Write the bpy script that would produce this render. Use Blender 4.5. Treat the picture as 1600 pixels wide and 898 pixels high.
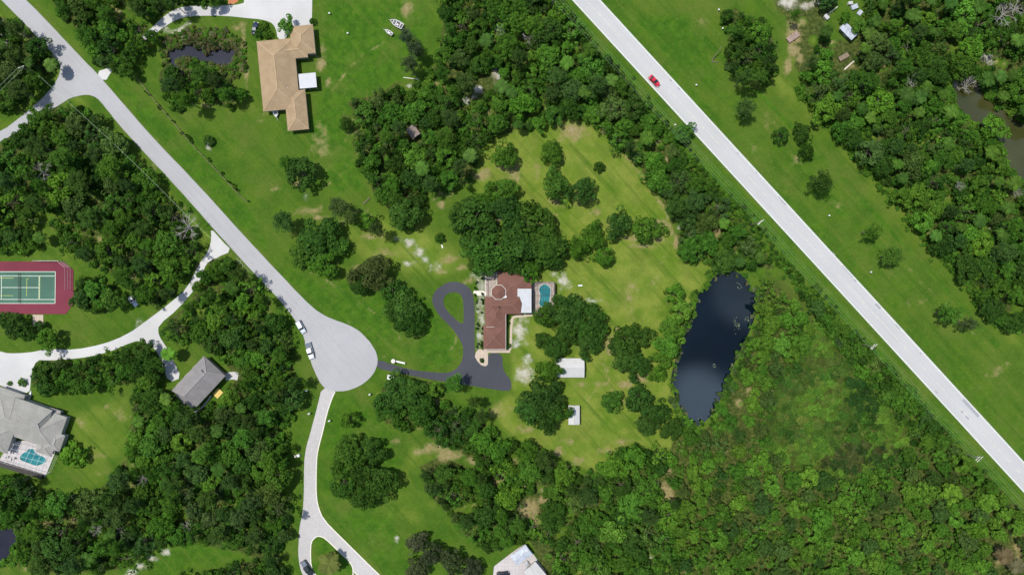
import bpy, bmesh, math, random
import numpy as np
from mathutils import Vector, Matrix

for o in list(bpy.data.objects): bpy.data.objects.remove(o)
SC = bpy.context.scene
COL = SC.collection
R = math.radians
random.seed(7); RNG = np.random.default_rng(7)

# ---------------------------------------------------------------- camera, sky, sun, exposure
S = 0.218            # metres of ground per pixel of the photograph
H = 232.5            # height of the drone
def P(px, py, h=0.0):            # the point at height h that stands over / under a measured spot
    k = S*(H-h)/H
    return Vector(((px-800)*k, (449-py)*k, h))
cam = bpy.data.cameras.new('camera'); cam.lens = 24.0; cam.sensor_width = 36
cam.clip_start = 1; cam.clip_end = 8000
co = bpy.data.objects.new('camera', cam); COL.objects.link(co)
co.location = (0, 0, H); co.rotation_euler = (0, 0, 0); SC.camera = co
cam.lens = 36*H/(1600*S)

SUN_EL, SUN_AZ = 69, 152        # azimuth of the sun measured from +x, counter-clockwise
sd = Vector((math.cos(R(SUN_EL))*math.cos(R(SUN_AZ)), math.cos(R(SUN_EL))*math.sin(R(SUN_AZ)), math.sin(R(SUN_EL))))
sl = bpy.data.lights.new('sun', 'SUN'); sl.energy = 4.3; sl.angle = R(0.53); sl.color = (1.0, .965, .90)
so = bpy.data.objects.new('sun', sl); COL.objects.link(so)
so.rotation_euler = sd.to_track_quat('Z', 'Y').to_euler()
W = bpy.data.worlds.new('World'); SC.world = W; W.use_nodes = True
wn, wl = W.node_tree.nodes, W.node_tree.links
bg = wn['Background']; bg.inputs['Strength'].default_value = 0.13
sky = wn.new('ShaderNodeTexSky'); sky.sky_type = 'NISHITA'; sky.sun_disc = False
sky.sun_elevation = R(SUN_EL); sky.sun_rotation = R(90-SUN_AZ)
# soft white cumulus overhead (mirrored by the ponds)
tc = wn.new('ShaderNodeTexCoord')
last = sky.outputs[0]
nz = wn.new('ShaderNodeTexNoise'); nz.inputs['Scale'].default_value = 9; nz.inputs['Detail'].default_value = 5
wl.new(tc.outputs['Generated'], nz.inputs['Vector'])
for (qx, qy, rad, amp) in ((1096, 622, .048, 27), (1168, 470, .040, 13), (1150, 440, .03, 10), (1600, 250, .2, 16), (300, 60, .16, 10), (500, 700, .14, 12)):
    d = P(qx, qy); d = Vector((d.x, d.y, H)).normalized()
    vm = wn.new('ShaderNodeVectorMath'); vm.operation = 'DISTANCE'
    wl.new(tc.outputs['Generated'], vm.inputs[0]); vm.inputs[1].default_value = d
    ad = wn.new('ShaderNodeMath'); ad.operation = 'MULTIPLY_ADD'; ad.inputs[1].default_value = -rad*1.0; 
    wl.new(nz.outputs[0], ad.inputs[0]); wl.new(vm.outputs['Value'], ad.inputs[2])
    mr = wn.new('ShaderNodeMapRange'); mr.interpolation_type = 'SMOOTHSTEP'
    mr.inputs['From Min'].default_value = rad*.75; mr.inputs['From Max'].default_value = -rad*.1
    wl.new(ad.outputs[0], mr.inputs['Value'])
    mx = wn.new('ShaderNodeMix'); mx.data_type = 'RGBA'
    wl.new(mr.outputs[0], mx.inputs[0]); wl.new(last, mx.inputs[6]); mx.inputs[7].default_value = (amp*.5, amp*.66, amp*.86, 1)
    last = mx.outputs[2]
wl.new(last, bg.inputs['Color'])
vs = SC.view_settings; vs.view_transform = 'Standard'; vs.look = 'None'; vs.gamma = 1; vs.exposure = 0.0
SC.render.engine = 'CYCLES'
SC.cycles.max_bounces = 5; SC.cycles.diffuse_bounces = 2; SC.cycles.transparent_max_bounces = 6

# ---------------------------------------------------------------- material helpers
class NT:
    def __init__(s, name, rough=.8, spec=.3, metal=0):
        s.m = bpy.data.materials.new(name); s.m.use_nodes = True
        s.n, s.l = s.m.node_tree.nodes, s.m.node_tree.links
        s.b = s.n['Principled BSDF']; s.b.inputs['Roughness'].default_value = rough
        s.b.inputs['Specular IOR Level'].default_value = spec; s.b.inputs['Metallic'].default_value = metal
        s.tc = None
    def co(s, kind='Object', rot=0, scale=(1,1,1)):
        if s.tc is None: s.tc = s.n.new('ShaderNodeTexCoord')
        mp = s.n.new('ShaderNodeMapping'); s.l.new(s.tc.outputs[kind], mp.inputs[0])
        mp.vector_type = 'TEXTURE'; mp.inputs['Rotation'].default_value = (0,0,rot); mp.inputs['Scale'].default_value = tuple(1/v for v in scale)
        return mp.outputs[0]
    def noise(s, scale, detail=4, vec=None, rough=.6, dist=0):
        t = s.n.new('ShaderNodeTexNoise'); t.inputs['Scale'].default_value = scale
        t.inputs['Detail'].default_value = detail; t.inputs['Roughness'].default_value = rough
        t.inputs['Distortion'].default_value = dist
        s.l.new(vec if vec is not None else s.co(), t.inputs['Vector']); return t.outputs[0]
    def math(s, op, a, b=None, c=None, clamp=False):
        t = s.n.new('ShaderNodeMath'); t.operation = op; t.use_clamp = clamp
        for i, v in enumerate((a, b, c)):
            if v is None: continue
            if isinstance(v, (int, float)): t.inputs[i].default_value = v
            else: s.l.new(v, t.inputs[i])
        return t.outputs[0]
    def ramp(s, v, lo, hi):
        t = s.n.new('ShaderNodeMapRange'); t.interpolation_type = 'SMOOTHSTEP'
        t.inputs['From Min'].default_value = lo; t.inputs['From Max'].default_value = hi
        s.l.new(v, t.inputs['Value']); return t.outputs[0]
    def mix(s, f, a, b, mode='MIX'):
        t = s.n.new('ShaderNodeMix'); t.data_type = 'RGBA'; t.blend_type = mode
        for i, v in ((0, f), (6, a), (7, b)):
            if isinstance(v, (int, float)): t.inputs[i].default_value = v
            elif isinstance(v, tuple): t.inputs[i].default_value = (v[0], v[1], v[2], 1)
            else: s.l.new(v, t.inputs[i])
        return t.outputs[2]
    def base(s, c):
        if isinstance(c, tuple): s.b.inputs['Base Color'].default_value = (c[0], c[1], c[2], 1)
        else: s.l.new(c, s.b.inputs['Base Color'])
        return s.m
    def bump(s, h, strength=.4, dist=.05):
        t = s.n.new('ShaderNodeBump'); t.inputs['Strength'].default_value = strength; t.inputs['Distance'].default_value = dist
        s.l.new(h, t.inputs['Height']); s.l.new(t.outputs[0], s.b.inputs['Normal'])
def simple(name, c, rough=.7, var=.2, scale=2, metal=0, spec=.3):
    t = NT(name, rough, spec, metal)
    n = t.noise(scale, 5)
    d = tuple(v*(1-var) for v in c); e = tuple(min(1, v*(1+var)) for v in c)
    return t.base(t.mix(t.ramp(n, .3, .7), d, e))
M = {}
def roofmat(name, c, rot=0, var=.16):
    t = NT(name, .85, .2)
    n1 = t.noise(.35, 5); n2 = t.noise(3.2, 3); n3 = t.noise(14, 2)
    w = t.n.new('ShaderNodeTexBrick'); w.inputs['Scale'].default_value = 1.0
    w.inputs['Brick Width'].default_value = .9; w.inputs['Row Height'].default_value = .28; w.inputs['Mortar Size'].default_value = .02
    w.inputs['Color1'].default_value = (1,1,1,1); w.inputs['Color2'].default_value = (.82,.82,.82,1); w.inputs['Mortar'].default_value = (.6,.6,.6,1)
    t.l.new(t.co(), w.inputs['Vector'])
    a = t.mix(t.ramp(n1, .3, .7), tuple(v*(1-var) for v in c), tuple(v*(1+var*.7) for v in c))
    a = t.mix(t.math('MULTIPLY', t.ramp(n2, .4, .75), .35), a, tuple(v*.68 for v in c))
    a = t.mix(.5, a, w.outputs[0], 'MULTIPLY')
    a = t.mix(t.math('MULTIPLY', n3, .3), a, tuple(min(1,v*1.35) for v in c))
    t.bump(n3, .3, .03)
    return t.base(a)
M['roof_tan'] = roofmat('tan_shingles', (.34,.245,.145))
M['roof_red'] = roofmat('brown_red_shingles', (.172,.083,.062))
M['roof_grey'] = roofmat('grey_shingles', (.235,.22,.215))
M['roof_stone'] = roofmat('stone_grey_shingles', (.30,.29,.26))
M['roof_brown'] = roofmat('weathered_shingles', (.27,.22,.19))
M['white'] = simple('white_paint', (.66,.66,.65), .5, .08, 1)
def sheetmetal(name, c, rot):
    t = NT(name, .5, .3); w = t.n.new('ShaderNodeTexWave'); w.inputs['Scale'].default_value = 1.1; w.inputs['Distortion'].default_value = .2
    t.l.new(t.co('Object', rot), w.inputs['Vector']); n = t.noise(.5, 6, None, .7); n2 = t.noise(3, 4)
    g = t.mix(t.ramp(w.outputs['Fac'], .80, .98), c, tuple(v*.72 for v in c)); g = t.mix(t.math('MULTIPLY', t.ramp(n, .45, .7), .6), g, tuple(v*m_ for v, m_ in zip(c, (.80,.76,.68))))
    g = t.mix(t.math('MULTIPLY', t.ramp(n2, .6, .8), .35), g, (.33,.30,.25)); t.bump(w.outputs['Fac'], .4, .04); return t.base(g)
M['white_metal'] = sheetmetal('white_sheet_metal', (.50,.495,.48), 0)
M['flat_white'] = sheetmetal('white_flat_roofing', (.50,.51,.53), R(90))
M['blue_metal'] = simple('pale_blue_sheet_metal', (.40,.43,.48), .45, .2, 1.2)
M['stucco'] = simple('cream_stucco', (.55,.49,.40), .9, .08, 2)
M['stucco_grey'] = simple('grey_stucco', (.42,.41,.39), .9, .08, 2)
M['trim'] = simple('pale_trim', (.62,.58,.52), .6, .08, 2)
M['glass'] = simple('window_glass', (.03,.04,.05), .05, .2, 1, spec=.8)
M['dark_metal'] = simple('bronze_frame', (.035,.03,.028), .5, .2, 3)
M['grey_metal'] = simple('galvanised_metal', (.45,.46,.47), .4, .15, 3, metal=.5)
M['frame_white'] = simple('white_aluminium', (.70,.71,.72), .4, .08, 3)
M['wood'] = simple('weathered_wood', (.22,.17,.12), .9, .3, 3)
M['wood_pole'] = simple('pole_wood', (.20,.17,.14), .9, .3, 3)
M['yellow_wood'] = simple('new_yellow_planks', (.62,.45,.14), .8, .18, 4)
M['black'] = simple('black_rubber', (.02,.02,.02), .8, .2, 3)
M['rust'] = simple('rusty_boards', (.30,.22,.18), .9, .3, 1.5)
M['dark_interior'] = simple('dark_cockpit', (.09,.08,.085), .7, .4, 3)
M['wire'] = simple('aluminium_wire', (.40,.52,.34), .5, .1, 1)
M['stone'] = simple('pale_block', (.66,.62,.52), .8, .12, 3)
def paint(name, c, rough=.25):
    t = NT(name, rough, .5); t.b.inputs['Coat Weight'].default_value = .6; t.b.inputs['Coat Roughness'].default_value = .08
    n = t.noise(2, 4); return t.base(t.mix(t.ramp(n,.3,.8), c, tuple(v*.9 for v in c)))
M['paint_red'] = paint('red_car_paint', (.55,.01,.03))
M['paint_silver'] = paint('silver_blue_car_paint', (.60,.66,.72))
M['paint_navy'] = paint('dark_blue_car_paint', (.012,.02,.05))
M['paint_white'] = paint('white_car_paint', (.78,.78,.77))
M['paint_black'] = paint('black_car_paint', (.02,.022,.026))
M['car_glass'] = simple('car_glass', (.02,.03,.04), .05, .1, 1, spec=.8)
M['headlight'] = simple('headlight_lens', (.7,.7,.7), .1, .1, 3)
M['taillight'] = simple('tail_light_lens', (.35,.01,.01), .2, .1, 3)
M['bed_grey'] = simple('grey_bed_cover', (.13,.15,.18), .7, .15, 2)

def slab(name, c, cracks=True, rot=0, streak=.0, var=.08, joint=None, stain=.25):
    t = NT(name, .9, .2)
    n1 = t.noise(.06, 6); n2 = t.noise(1.2, 5); n3 = t.noise(9, 3)
    col = t.mix(t.ramp(n1, .3, .7), tuple(v*(1-var) for v in c), tuple(v*(1+var) for v in c))
    col = t.mix(t.math('MULTIPLY', t.ramp(n2, .5, .85), stain), col, tuple(v*.72 for v in c))
    if streak:
        v = t.co('Object', rot, (.04, 1.1, 1)); s = t.noise(1, 5, v)
        col = t.mix(t.math('MULTIPLY', t.ramp(s, .45, .7), streak), col, tuple(v*.74 for v in c))
    col = t.mix(t.math('MULTIPLY', n3, .25), col, tuple(min(1, v*1.15) for v in c))
    if cracks:
        vo = t.n.new('ShaderNodeTexVoronoi'); vo.feature = 'DISTANCE_TO_EDGE'; vo.inputs['Scale'].default_value = .13
        wv = t.n.new('ShaderNodeVectorMath'); wv.operation = 'ADD'
        nn = t.n.new('ShaderNodeTexNoise'); nn.inputs['Scale'].default_value = .6; nn.inputs['Detail'].default_value = 5
        t.l.new(t.co(), nn.inputs['Vector']); 
        sc = t.n.new('ShaderNodeVectorMath'); sc.operation = 'SCALE'; sc.inputs['Scale'].default_value = 4
        t.l.new(nn.outputs[1], sc.inputs[0]); t.l.new(t.co(), wv.inputs[0]); t.l.new(sc.outputs[0], wv.inputs[1])
        t.l.new(wv.outputs[0], vo.inputs['Vector'])
        f = t.math('MULTIPLY', t.math('LESS_THAN', vo.outputs['Distance'], .006), .22)
        col = t.mix(f, col, tuple(v*.5 for v in c))
    if joint:
        br = t.n.new('ShaderNodeTexBrick'); br.inputs['Scale'].default_value = 1; br.inputs['Brick Width'].default_value = joint
        br.inputs['Row Height'].default_value = joint; br.inputs['Mortar Size'].default_value = .02*joint; br.offset = 0
        br.inputs['Color1'].default_value = (1,1,1,1); br.inputs['Color2'].default_value = (.93,.93,.93,1); br.inputs['Mortar'].default_value = (.6,.6,.6,1)
        t.l.new(t.co('Object', rot), br.inputs['Vector']); col = t.mix(1.0, col, br.outputs[0], 'MULTIPLY')
    t.bump(n3, .2, .02)
    return t.base(col)
M['road_main'] = slab('pale_aggregate_road', (.435,.43,.425), False, R(-47.4), .30, .04, None, .12)
M['road_side'] = slab('grey_chip_road', (.362,.357,.360), True, R(-47.4), .30, .06, None, .18)
M['concrete'] = slab('bright_concrete', (.49,.48,.465), False, 0, 0, .10, None, .35)
M['paver'] = slab('pinkish_paver_drive', (.45,.43,.415), False, 0, 0, .06, .8, .3)
M['asphalt'] = slab('dark_fresh_asphalt', (.060,.062,.073), False, R(80), .25, .12, None, .35)
M['line'] = simple('white_road_line', (.62,.66,.55), .7, .12, 1.5)
M['patch'] = simple('asphalt_patch', (.30,.30,.32), .9, .12, 2)
M['beige'] = slab('beige_paving', (.50,.41,.32), False, 0, 0, .08, 1.2, .3)
M['pool_deck'] = slab('pool_deck_paving', (.36,.30,.26), False, 0, 0, .1, 1.4, .3)
M['pale_deck'] = slab('pale_deck_paving', (.48,.44,.43), False, 0, 0, .1, 1.2, .4)
M['court_red'] = slab('maroon_court_paint', (.165,.034,.050), False, 0, 0, .16, None, .3)
M['court_green'] = slab('green_court_paint', (.066,.140,.100), False, 0, .25, .18, None, .45)
M['yellow_line'] = simple('yellow_line_paint', (.42,.48,.10), .7, .1, 2)
M['mulch'] = simple('dark_mulch', (.05,.035,.03), .9, .4, 3)
t = NT('pool_water', .04, .6); n = t.noise(1.2, 3); n2 = t.noise(.35, 3)
t.bump(n, .12, .05)
M['pool_water'] = t.base(t.mix(t.ramp(n2, .3, .7), (.012,.13,.145), (.03,.22,.23)))
def watermat(name, c1, c2, rough):
    t = NT(name, rough, .5 if name == 'dark_pond_water' else .25); t.b.inputs['IOR'].default_value = 1.45
    n = t.noise(.05, 5)
    return t.base(t.mix(t.ramp(n, .35, .7), c1, c2))
M['pond'] = watermat('dark_pond_water', (.0016,.0045,.0085), (.003,.008,.013), .05)
M['pond_grey'] = watermat('grey_pond_water', (.016,.017,.026), (.028,.029,.042), .10)
M['pond_brown'] = watermat('brown_pond_water', (.034,.038,.010), (.050,.052,.016), .15)

def leafmat(name, attr):
    t = NT(name, .7, .07)
    if attr: a = t.n.new('ShaderNodeAttribute'); a.attribute_name = 'leafcol'; c = a.outputs['Color']; rnd = None
    else: oi = t.n.new('ShaderNodeObjectInfo'); c = oi.outputs['Color']; rnd = oi.outputs['Random']
    ti = t.n.new('ShaderNodeAttribute'); ti.attribute_name = 'tint'
    v = t.math('MULTIPLY_ADD', ti.outputs['Fac'], 1.0, .50)
    if rnd is not None: v = t.math('MULTIPLY', v, t.math('MULTIPLY_ADD', rnd, .35, .82))
    cm = t.n.new('ShaderNodeVectorMath'); cm.operation = 'SCALE'; t.l.new(c, cm.inputs[0]); t.l.new(v, cm.inputs['Scale'])
    hs = t.n.new('ShaderNodeHueSaturation'); t.l.new(cm.outputs[0], hs.inputs['Color'])
    t.l.new(t.math('MULTIPLY_ADD', ti.outputs['Fac'], -.012, .508), hs.inputs['Hue'])
    t.base(hs.outputs[0])
    tr = t.n.new('ShaderNodeBsdfTranslucent'); t.l.new(hs.outputs[0], tr.inputs[0])
    mx = t.n.new('ShaderNodeMixShader'); mx.inputs[0].default_value = .20
    t.l.new(t.b.outputs[0], mx.inputs[1]); t.l.new(tr.outputs[0], mx.inputs[2])
    t.l.new(mx.outputs[0], t.n['Material Output'].inputs[0]); return t.m
M['leaf'] = leafmat('foliage', False); M['leaf_mass'] = leafmat('foliage_mass', True)
M['bark'] = simple('grey_brown_bark', (.16,.13,.10), .9, .3, 2)
M['deadwood'] = simple('bleached_dead_wood', (.42,.39,.35), .9, .2, 2)

# ---------------------------------------------------------------- object helpers
def tag(o, label=None, cat=None, group=None, kind=None):
    if label: o['label'] = label
    if cat: o['category'] = cat
    if group: o['group'] = group
    if kind: o['kind'] = kind
    return o
def empty(name, loc, rz=0, label=None, cat=None, group=None):
    o = bpy.data.objects.new(name, None); COL.objects.link(o); o.location = loc; o.rotation_euler = (0,0,rz)
    o.empty_display_size = .5
    return tag(o, label, cat, group)
class MB:
    def __init__(s): s.v = []; s.f = []
    def poly(s, pts): i = len(s.v); s.v += [tuple(p) for p in pts]; s.f.append(tuple(range(i, i+len(pts))))
    def box(s, c, d, rz=0, rx=0):
        i = len(s.v); m = Matrix.Rotation(rz, 3, 'Z') @ Matrix.Rotation(rx, 3, 'X')
        for sx in (-1,1):
            for sy in (-1,1):
                for sz in (-1,1):
                    p = m @ Vector((sx*d[0]/2, sy*d[1]/2, sz*d[2]/2)); s.v.append((p.x+c[0], p.y+c[1], p.z+c[2]))
        for f in ((0,1,3,2),(4,6,7,5),(0,4,5,1),(2,3,7,6),(0,2,6,4),(1,5,7,3)): s.f.append(tuple(i+k for k in f))
    def tube(s, pts, rads, n=6):
        pts = [Vector(p) for p in pts]; i0 = len(s.v)
        if not isinstance(rads, (list, tuple)): rads = [rads]*len(pts)
        for k, p in enumerate(pts):
            d = (pts[min(k+1, len(pts)-1)]-pts[max(k-1, 0)]).normalized()
            a = d.orthogonal().normalized(); b = d.cross(a)
            for j in range(n):
                t = 2*math.pi*j/n; q = p+(a*math.cos(t)+b*math.sin(t))*rads[k]; s.v.append(tuple(q))
        for k in range(len(pts)-1):
            for j in range(n):
                a0 = i0+k*n+j; a1 = i0+k*n+(j+1)%n; s.f.append((a0, a1, a1+n, a0+n))
        s.f.append(tuple(i0+j for j in range(n))[::-1]); s.f.append(tuple(i0+(len(pts)-1)*n+j for j in range(n)))
    def prism(s, pts, z0, z1):
        n = len(pts); i = len(s.v)
        s.v += [(p[0],p[1],z0) for p in pts]+[(p[0],p[1],z1) for p in pts]
        s.f.append(tuple(range(i, i+n))[::-1]); s.f.append(tuple(range(i+n, i+2*n)))
        for k in range(n): s.f.append((i+k, i+(k+1)%n, i+n+(k+1)%n, i+n+k))
    def build(s, name, mat, parent=None, smooth=False, label=None, bevel=0, data_only=False):
        me = bpy.data.meshes.new(name); me.from_pydata(s.v, [], s.f); me.update()
        bm = bmesh.new(); bm.from_mesh(me)
        big = [f for f in bm.faces if len(f.verts) > 4]
        if big: bmesh.ops.triangulate(bm, faces=big)
        if bevel: bmesh.ops.bevel(bm, geom=[e for e in bm.edges], offset=bevel, segments=2, affect='EDGES', profile=.6)
        bmesh.ops.recalc_face_normals(bm, faces=bm.faces)
        bm.to_mesh(me); bm.free()
        if smooth:
            for p in me.polygons: p.use_smooth = True
        me.materials.append(mat)
        if data_only: return me
        o = bpy.data.objects.new(name, me); COL.objects.link(o)
        if parent: o.parent = parent
        if label: o['label'] = label
        return o
def copy_tree(o, loc=None, rz=None, parent=None):
    c = o.copy(); COL.objects.link(c); c.parent = parent
    if loc is not None: c.location = loc
    if rz is not None: c.rotation_euler = (0,0,rz)
    for ch in o.children: copy_tree(ch, parent=c)
    return c
def mesh_np(name, V, F, mats, tint=None, col=None, matidx=None):
    me = bpy.data.meshes.new(name); V = np.asarray(V, np.float32); F = np.asarray(F, np.int32)
    me.vertices.add(len(V)); me.vertices.foreach_set('co', V.ravel())
    me.loops.add(F.size); me.loops.foreach_set('vertex_index', F.ravel())
    me.polygons.add(len(F)); me.polygons.foreach_set('loop_start', np.arange(0, F.size, F.shape[1], dtype=np.int32))
    me.polygons.foreach_set('loop_total', np.full(len(F), F.shape[1], np.int32))
    if matidx is not None: me.polygons.foreach_set('material_index', matidx.astype(np.int32))
    me.update(calc_edges=True)
    if tint is not None:
        a = me.attributes.new('tint', 'FLOAT', 'POINT'); a.data.foreach_set('value', np.asarray(tint, np.float32))
    if col is not None:
        a = me.attributes.new('leafcol', 'FLOAT_COLOR', 'POINT'); c4 = np.ones((len(V), 4), np.float32); c4[:, :3] = col
        a.data.foreach_set('color', c4.ravel())
    for m in mats: me.materials.append(m)
    return me

def smooth_closed(pts, it=2):
    p = np.array(pts, float)
    for _ in range(it):
        q = np.roll(p, -1, 0); a = .75*p+.25*q; b = .25*p+.75*q
        p = np.stack([a, b], 1).reshape(-1, 2)
    return [tuple(x) for x in p]
def smooth_open(pts, it=2):
    p = np.array(pts, float)
    for _ in range(it):
        a = .75*p[:-1]+.25*p[1:]; b = .25*p[:-1]+.75*p[1:]
        p = np.concatenate([p[:1], np.stack([a, b], 1).reshape(-1, 2), p[-1:]])
    return [tuple(x) for x in p]
def sheet(name, pts, z, mat, holes=(), depth=.12, wob=0.0, **kw):
    """flat paved slab from a photo outline, with a real thin edge"""
    from mathutils.geometry import tessellate_polygon
    loops = [[P(*p) for p in pts]]+[[P(*p) for p in h] for h in holes]
    if wob:
        for lp in loops:
            for v in lp: v.x += random.uniform(-wob, wob); v.y += random.uniform(-wob, wob)
    tris = tessellate_polygon([[Vector((v.x, v.y, 0)) for v in lp] for lp in loops])
    fl = [v for lp in loops for v in lp]
    mb = MB(); mb.v = [(v.x, v.y, z) for v in fl]; mb.f = [tuple(t) for t in tris]
    k = 0
    for lp in loops:
        n = len(lp); b = len(mb.v); mb.v += [(v.x, v.y, z-depth) for v in lp]
        for j in range(n): mb.f.append((k+j, k+(j+1)%n, b+(j+1)%n, b+j))
        k += n
    me = bpy.data.meshes.new(name); me.from_pydata(mb.v, [], mb.f)
    bm = bmesh.new(); bm.from_mesh(me); bmesh.ops.recalc_face_normals(bm, faces=bm.faces)
    up = sum(f.normal.z*f.calc_area() for f in bm.faces if abs(f.normal.z) > .5)
    if up < 0: bmesh.ops.reverse_faces(bm, faces=bm.faces)
    bm.to_mesh(me); bm.free(); me.materials.append(mat)
    o = bpy.data.objects.new(name, me); COL.objects.link(o); tag(o, **kw); return o
# ---------------------------------------------------------------- outlines measured on the ground (photo pixels)
ROAD_MAIN_L = [(893-.9185*500, -500), (1513+.9185*900, 675+900)]
def ml(y): return 893+.9185*y
def mr_(y): return 938+.9185*y
ROAD_MAIN = [(ml(-700), -700), (mr_(-700), -700), (mr_(1500), 1500), (ml(1500), 1500)]
ROAD_SIDE = smooth_closed([(-119,-120),(-80,-120),(41,0),(83,43),(125,88),(150,113),(164,129),(215,188),(248,225),(306,285),(356,340),(400,388),(457,449),
 (483,475),(500,489),(520,499),(540,505),(560,515),(576,531),(587,547),(591,562),(587,579),(576,593),(560,604),(543,610),(525,611.5),(512,609),
 (503,602),(493,584),(484,560),(478,538),(473,520),(460,497),(438,470),(419,449),(400,430),(363,390),(331,354),(301,320),(263,278),(213,225),(180,188),(158,159),
 (148,151),(139,148.5),(128,149),(110,153),(95,163),(70,178),(38,199),(0,223),(-120,300),(-150,265),(0,208),(30,185),(48,170),(70,150),(84,134),(92,120),(95,108),(93,96),(55,54),(2,0)], 2)
DRIVE_TOP = smooth_closed([(150,113),(164,129),(174,112),(187,100),(205,80),(222,66),(236,58),(250,47),(265,37),(285,27),(310,25),(350,25),(400,30),(414,32),(426,37),(432,47),(434,62),(446,62),
 (452,50),(484,44),(487,36),(488,12),(487,-40),(380,-40),(384,4),(372,8),(350,9),(325,9.5),(290,10),(270,16),(250,31),(235,46),(222,56),(200,73),(180,95),(170,106)], 1)
DRIVE_LEFT = smooth_closed([(329,356),(347,376),(363,392),(337,403),(322,412),(316,430),(306,450),(278,483),(248,507),(247,523),(261,543),(271,563),(284,590),(264,597),(253,570),(248,553),(236,539),(217,531),
 (200,537),(173,549),(140,557),(110,561),(75,563),(58,562),(50,578),(48,597),(46,614),(30,612),(-10,598),(-80,590),(-80,530),(0,549),(15,552),(43,551),(75,545),(118,546),(160,538),(198,523),(233,498),(266,473),(293,450),(311,413),(326,392),(331,372)], 1)
DRIVE_DARK = smooth_closed([(589,560.5),(615,570),(645,578),(686,582),(703,582),(716,574),(722,563),(724,550),(723,538),(711,518),(700,506),(688,495),(677,478),(675,466),(680,454),(690,446),(702,440),(717,440),(730,446),(738,456),
 (741,472),(741.5,490),(741.5,540),(742,556),(747,565),(753,571),(759,572.5),(761.8,568),(762,551.5),(785,551.5),(785,576),(793,587),(799,595),(799,608),(793,611),(766,607),(735,602),(710,598),(680,594),(640,586),(613,580),(588,575)], 1)
ISLAND_DARK = smooth_closed([(692,470),(695,462),(702,456.5),(715,456.5),(723,464),(724.5,485),(724.5,505),(719,505),(706.5,494),(696,482)], 1)
DRIVE_SOUTH = smooth_closed([(503,604),(525,609),(518,623),(510,648),(504,675),(499,693),(495,711),(494,740),(494,773),(497,791),(505,811),(535,841),(593,898),(650,950),(630,960),(553,891),(552,898),(552,930),(500,930),
 (495,898),(480,905),(473,898),(468,883),(466,863),(467,840),(468,821),(473,803),(475,773),(475,723),(478,700),(485,675),(496,635)], 1)
ISLAND_SOUTH = smooth_closed([(486,846),(493,838),(499,836.5),(508,840),(530,861),(548,878),(552.5,890),(550,903),(530,912),(505,908),(492,897),(486,884),(485,863)], 1)
BEIGE = [(742,557),(744,549),(748,545.4),(797,545.4),(797,550.9),(762.6,550.9),(762.4,569),(758.5,572),(752,570.3),(746,564)]
POND = smooth_closed([(1110,440),(1118,430),(1130,424),(1145,423),(1158,429),(1168,440),(1176,452),(1183,466),(1181,490),(1172,515),(1160,540),(1150,560),(1140,585),(1131,605),(1124,628),(1110,650),(1095,664),(1083,666),(1072,655),(1064,636),(1055,617),(1049,600),(1051,580),(1059,555),(1066,530),(1076,510),(1082,490),(1089,465),(1098,450)], 2)
POND_MARSH = smooth_closed([(283,76),(290,68),(305,66),(322,71),(345,67),(362,72),(369,82),(368,93),(357,104),(338,100),(322,97),(305,92),(290,88),(280,92),(276,100),(290,115),(285,120),(270,105),(262,88),(266,74)], 2)
POND_CORNER = smooth_closed([(-60,822),(0,826),(28,827),(27,843),(16,856),(13,870),(0,878),(-60,880)], 2)
POND_BROWN = smooth_closed([(1498,112),(1514,113),(1528,130),(1538,148),(1556,168),(1580,177),(1600,192),(1650,215),(1650,300),(1605,290),(1580,262),(1568,236),(1558,207),(1538,197),(1512,182),(1494,158),(1488,135)], 2)
COURT = [(-60,408.5),(99,408.5),(115,422),(115,474),(103,490.5),(-60,490.5)]
PONDS = [POND, POND_MARSH, POND_CORNER, POND_BROWN]
HOUSES_KEEP = [[(398,60),(450,38),(492,36),(500,90),(505,140),(492,208),(450,210),(408,180)], [(755,420),(868,418),(868,492),(800,495),(800,548),(752,548)],
 [(266,610),(318,553),(356,587),(302,645)], [(-60,590),(40,595),(112,640),(90,700),(75,745),(-60,730)], [(765,885),(820,850),(858,892),(850,960),(760,960)],
 [(866,558),(916,558),(916,592),(866,592)], [(886,631),(909,631),(909,666),(886,666)], [(632,195),(658,195),(658,217),(632,217)], [(1306,32),(1320,30),(1342,58),(1328,66)]]

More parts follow.
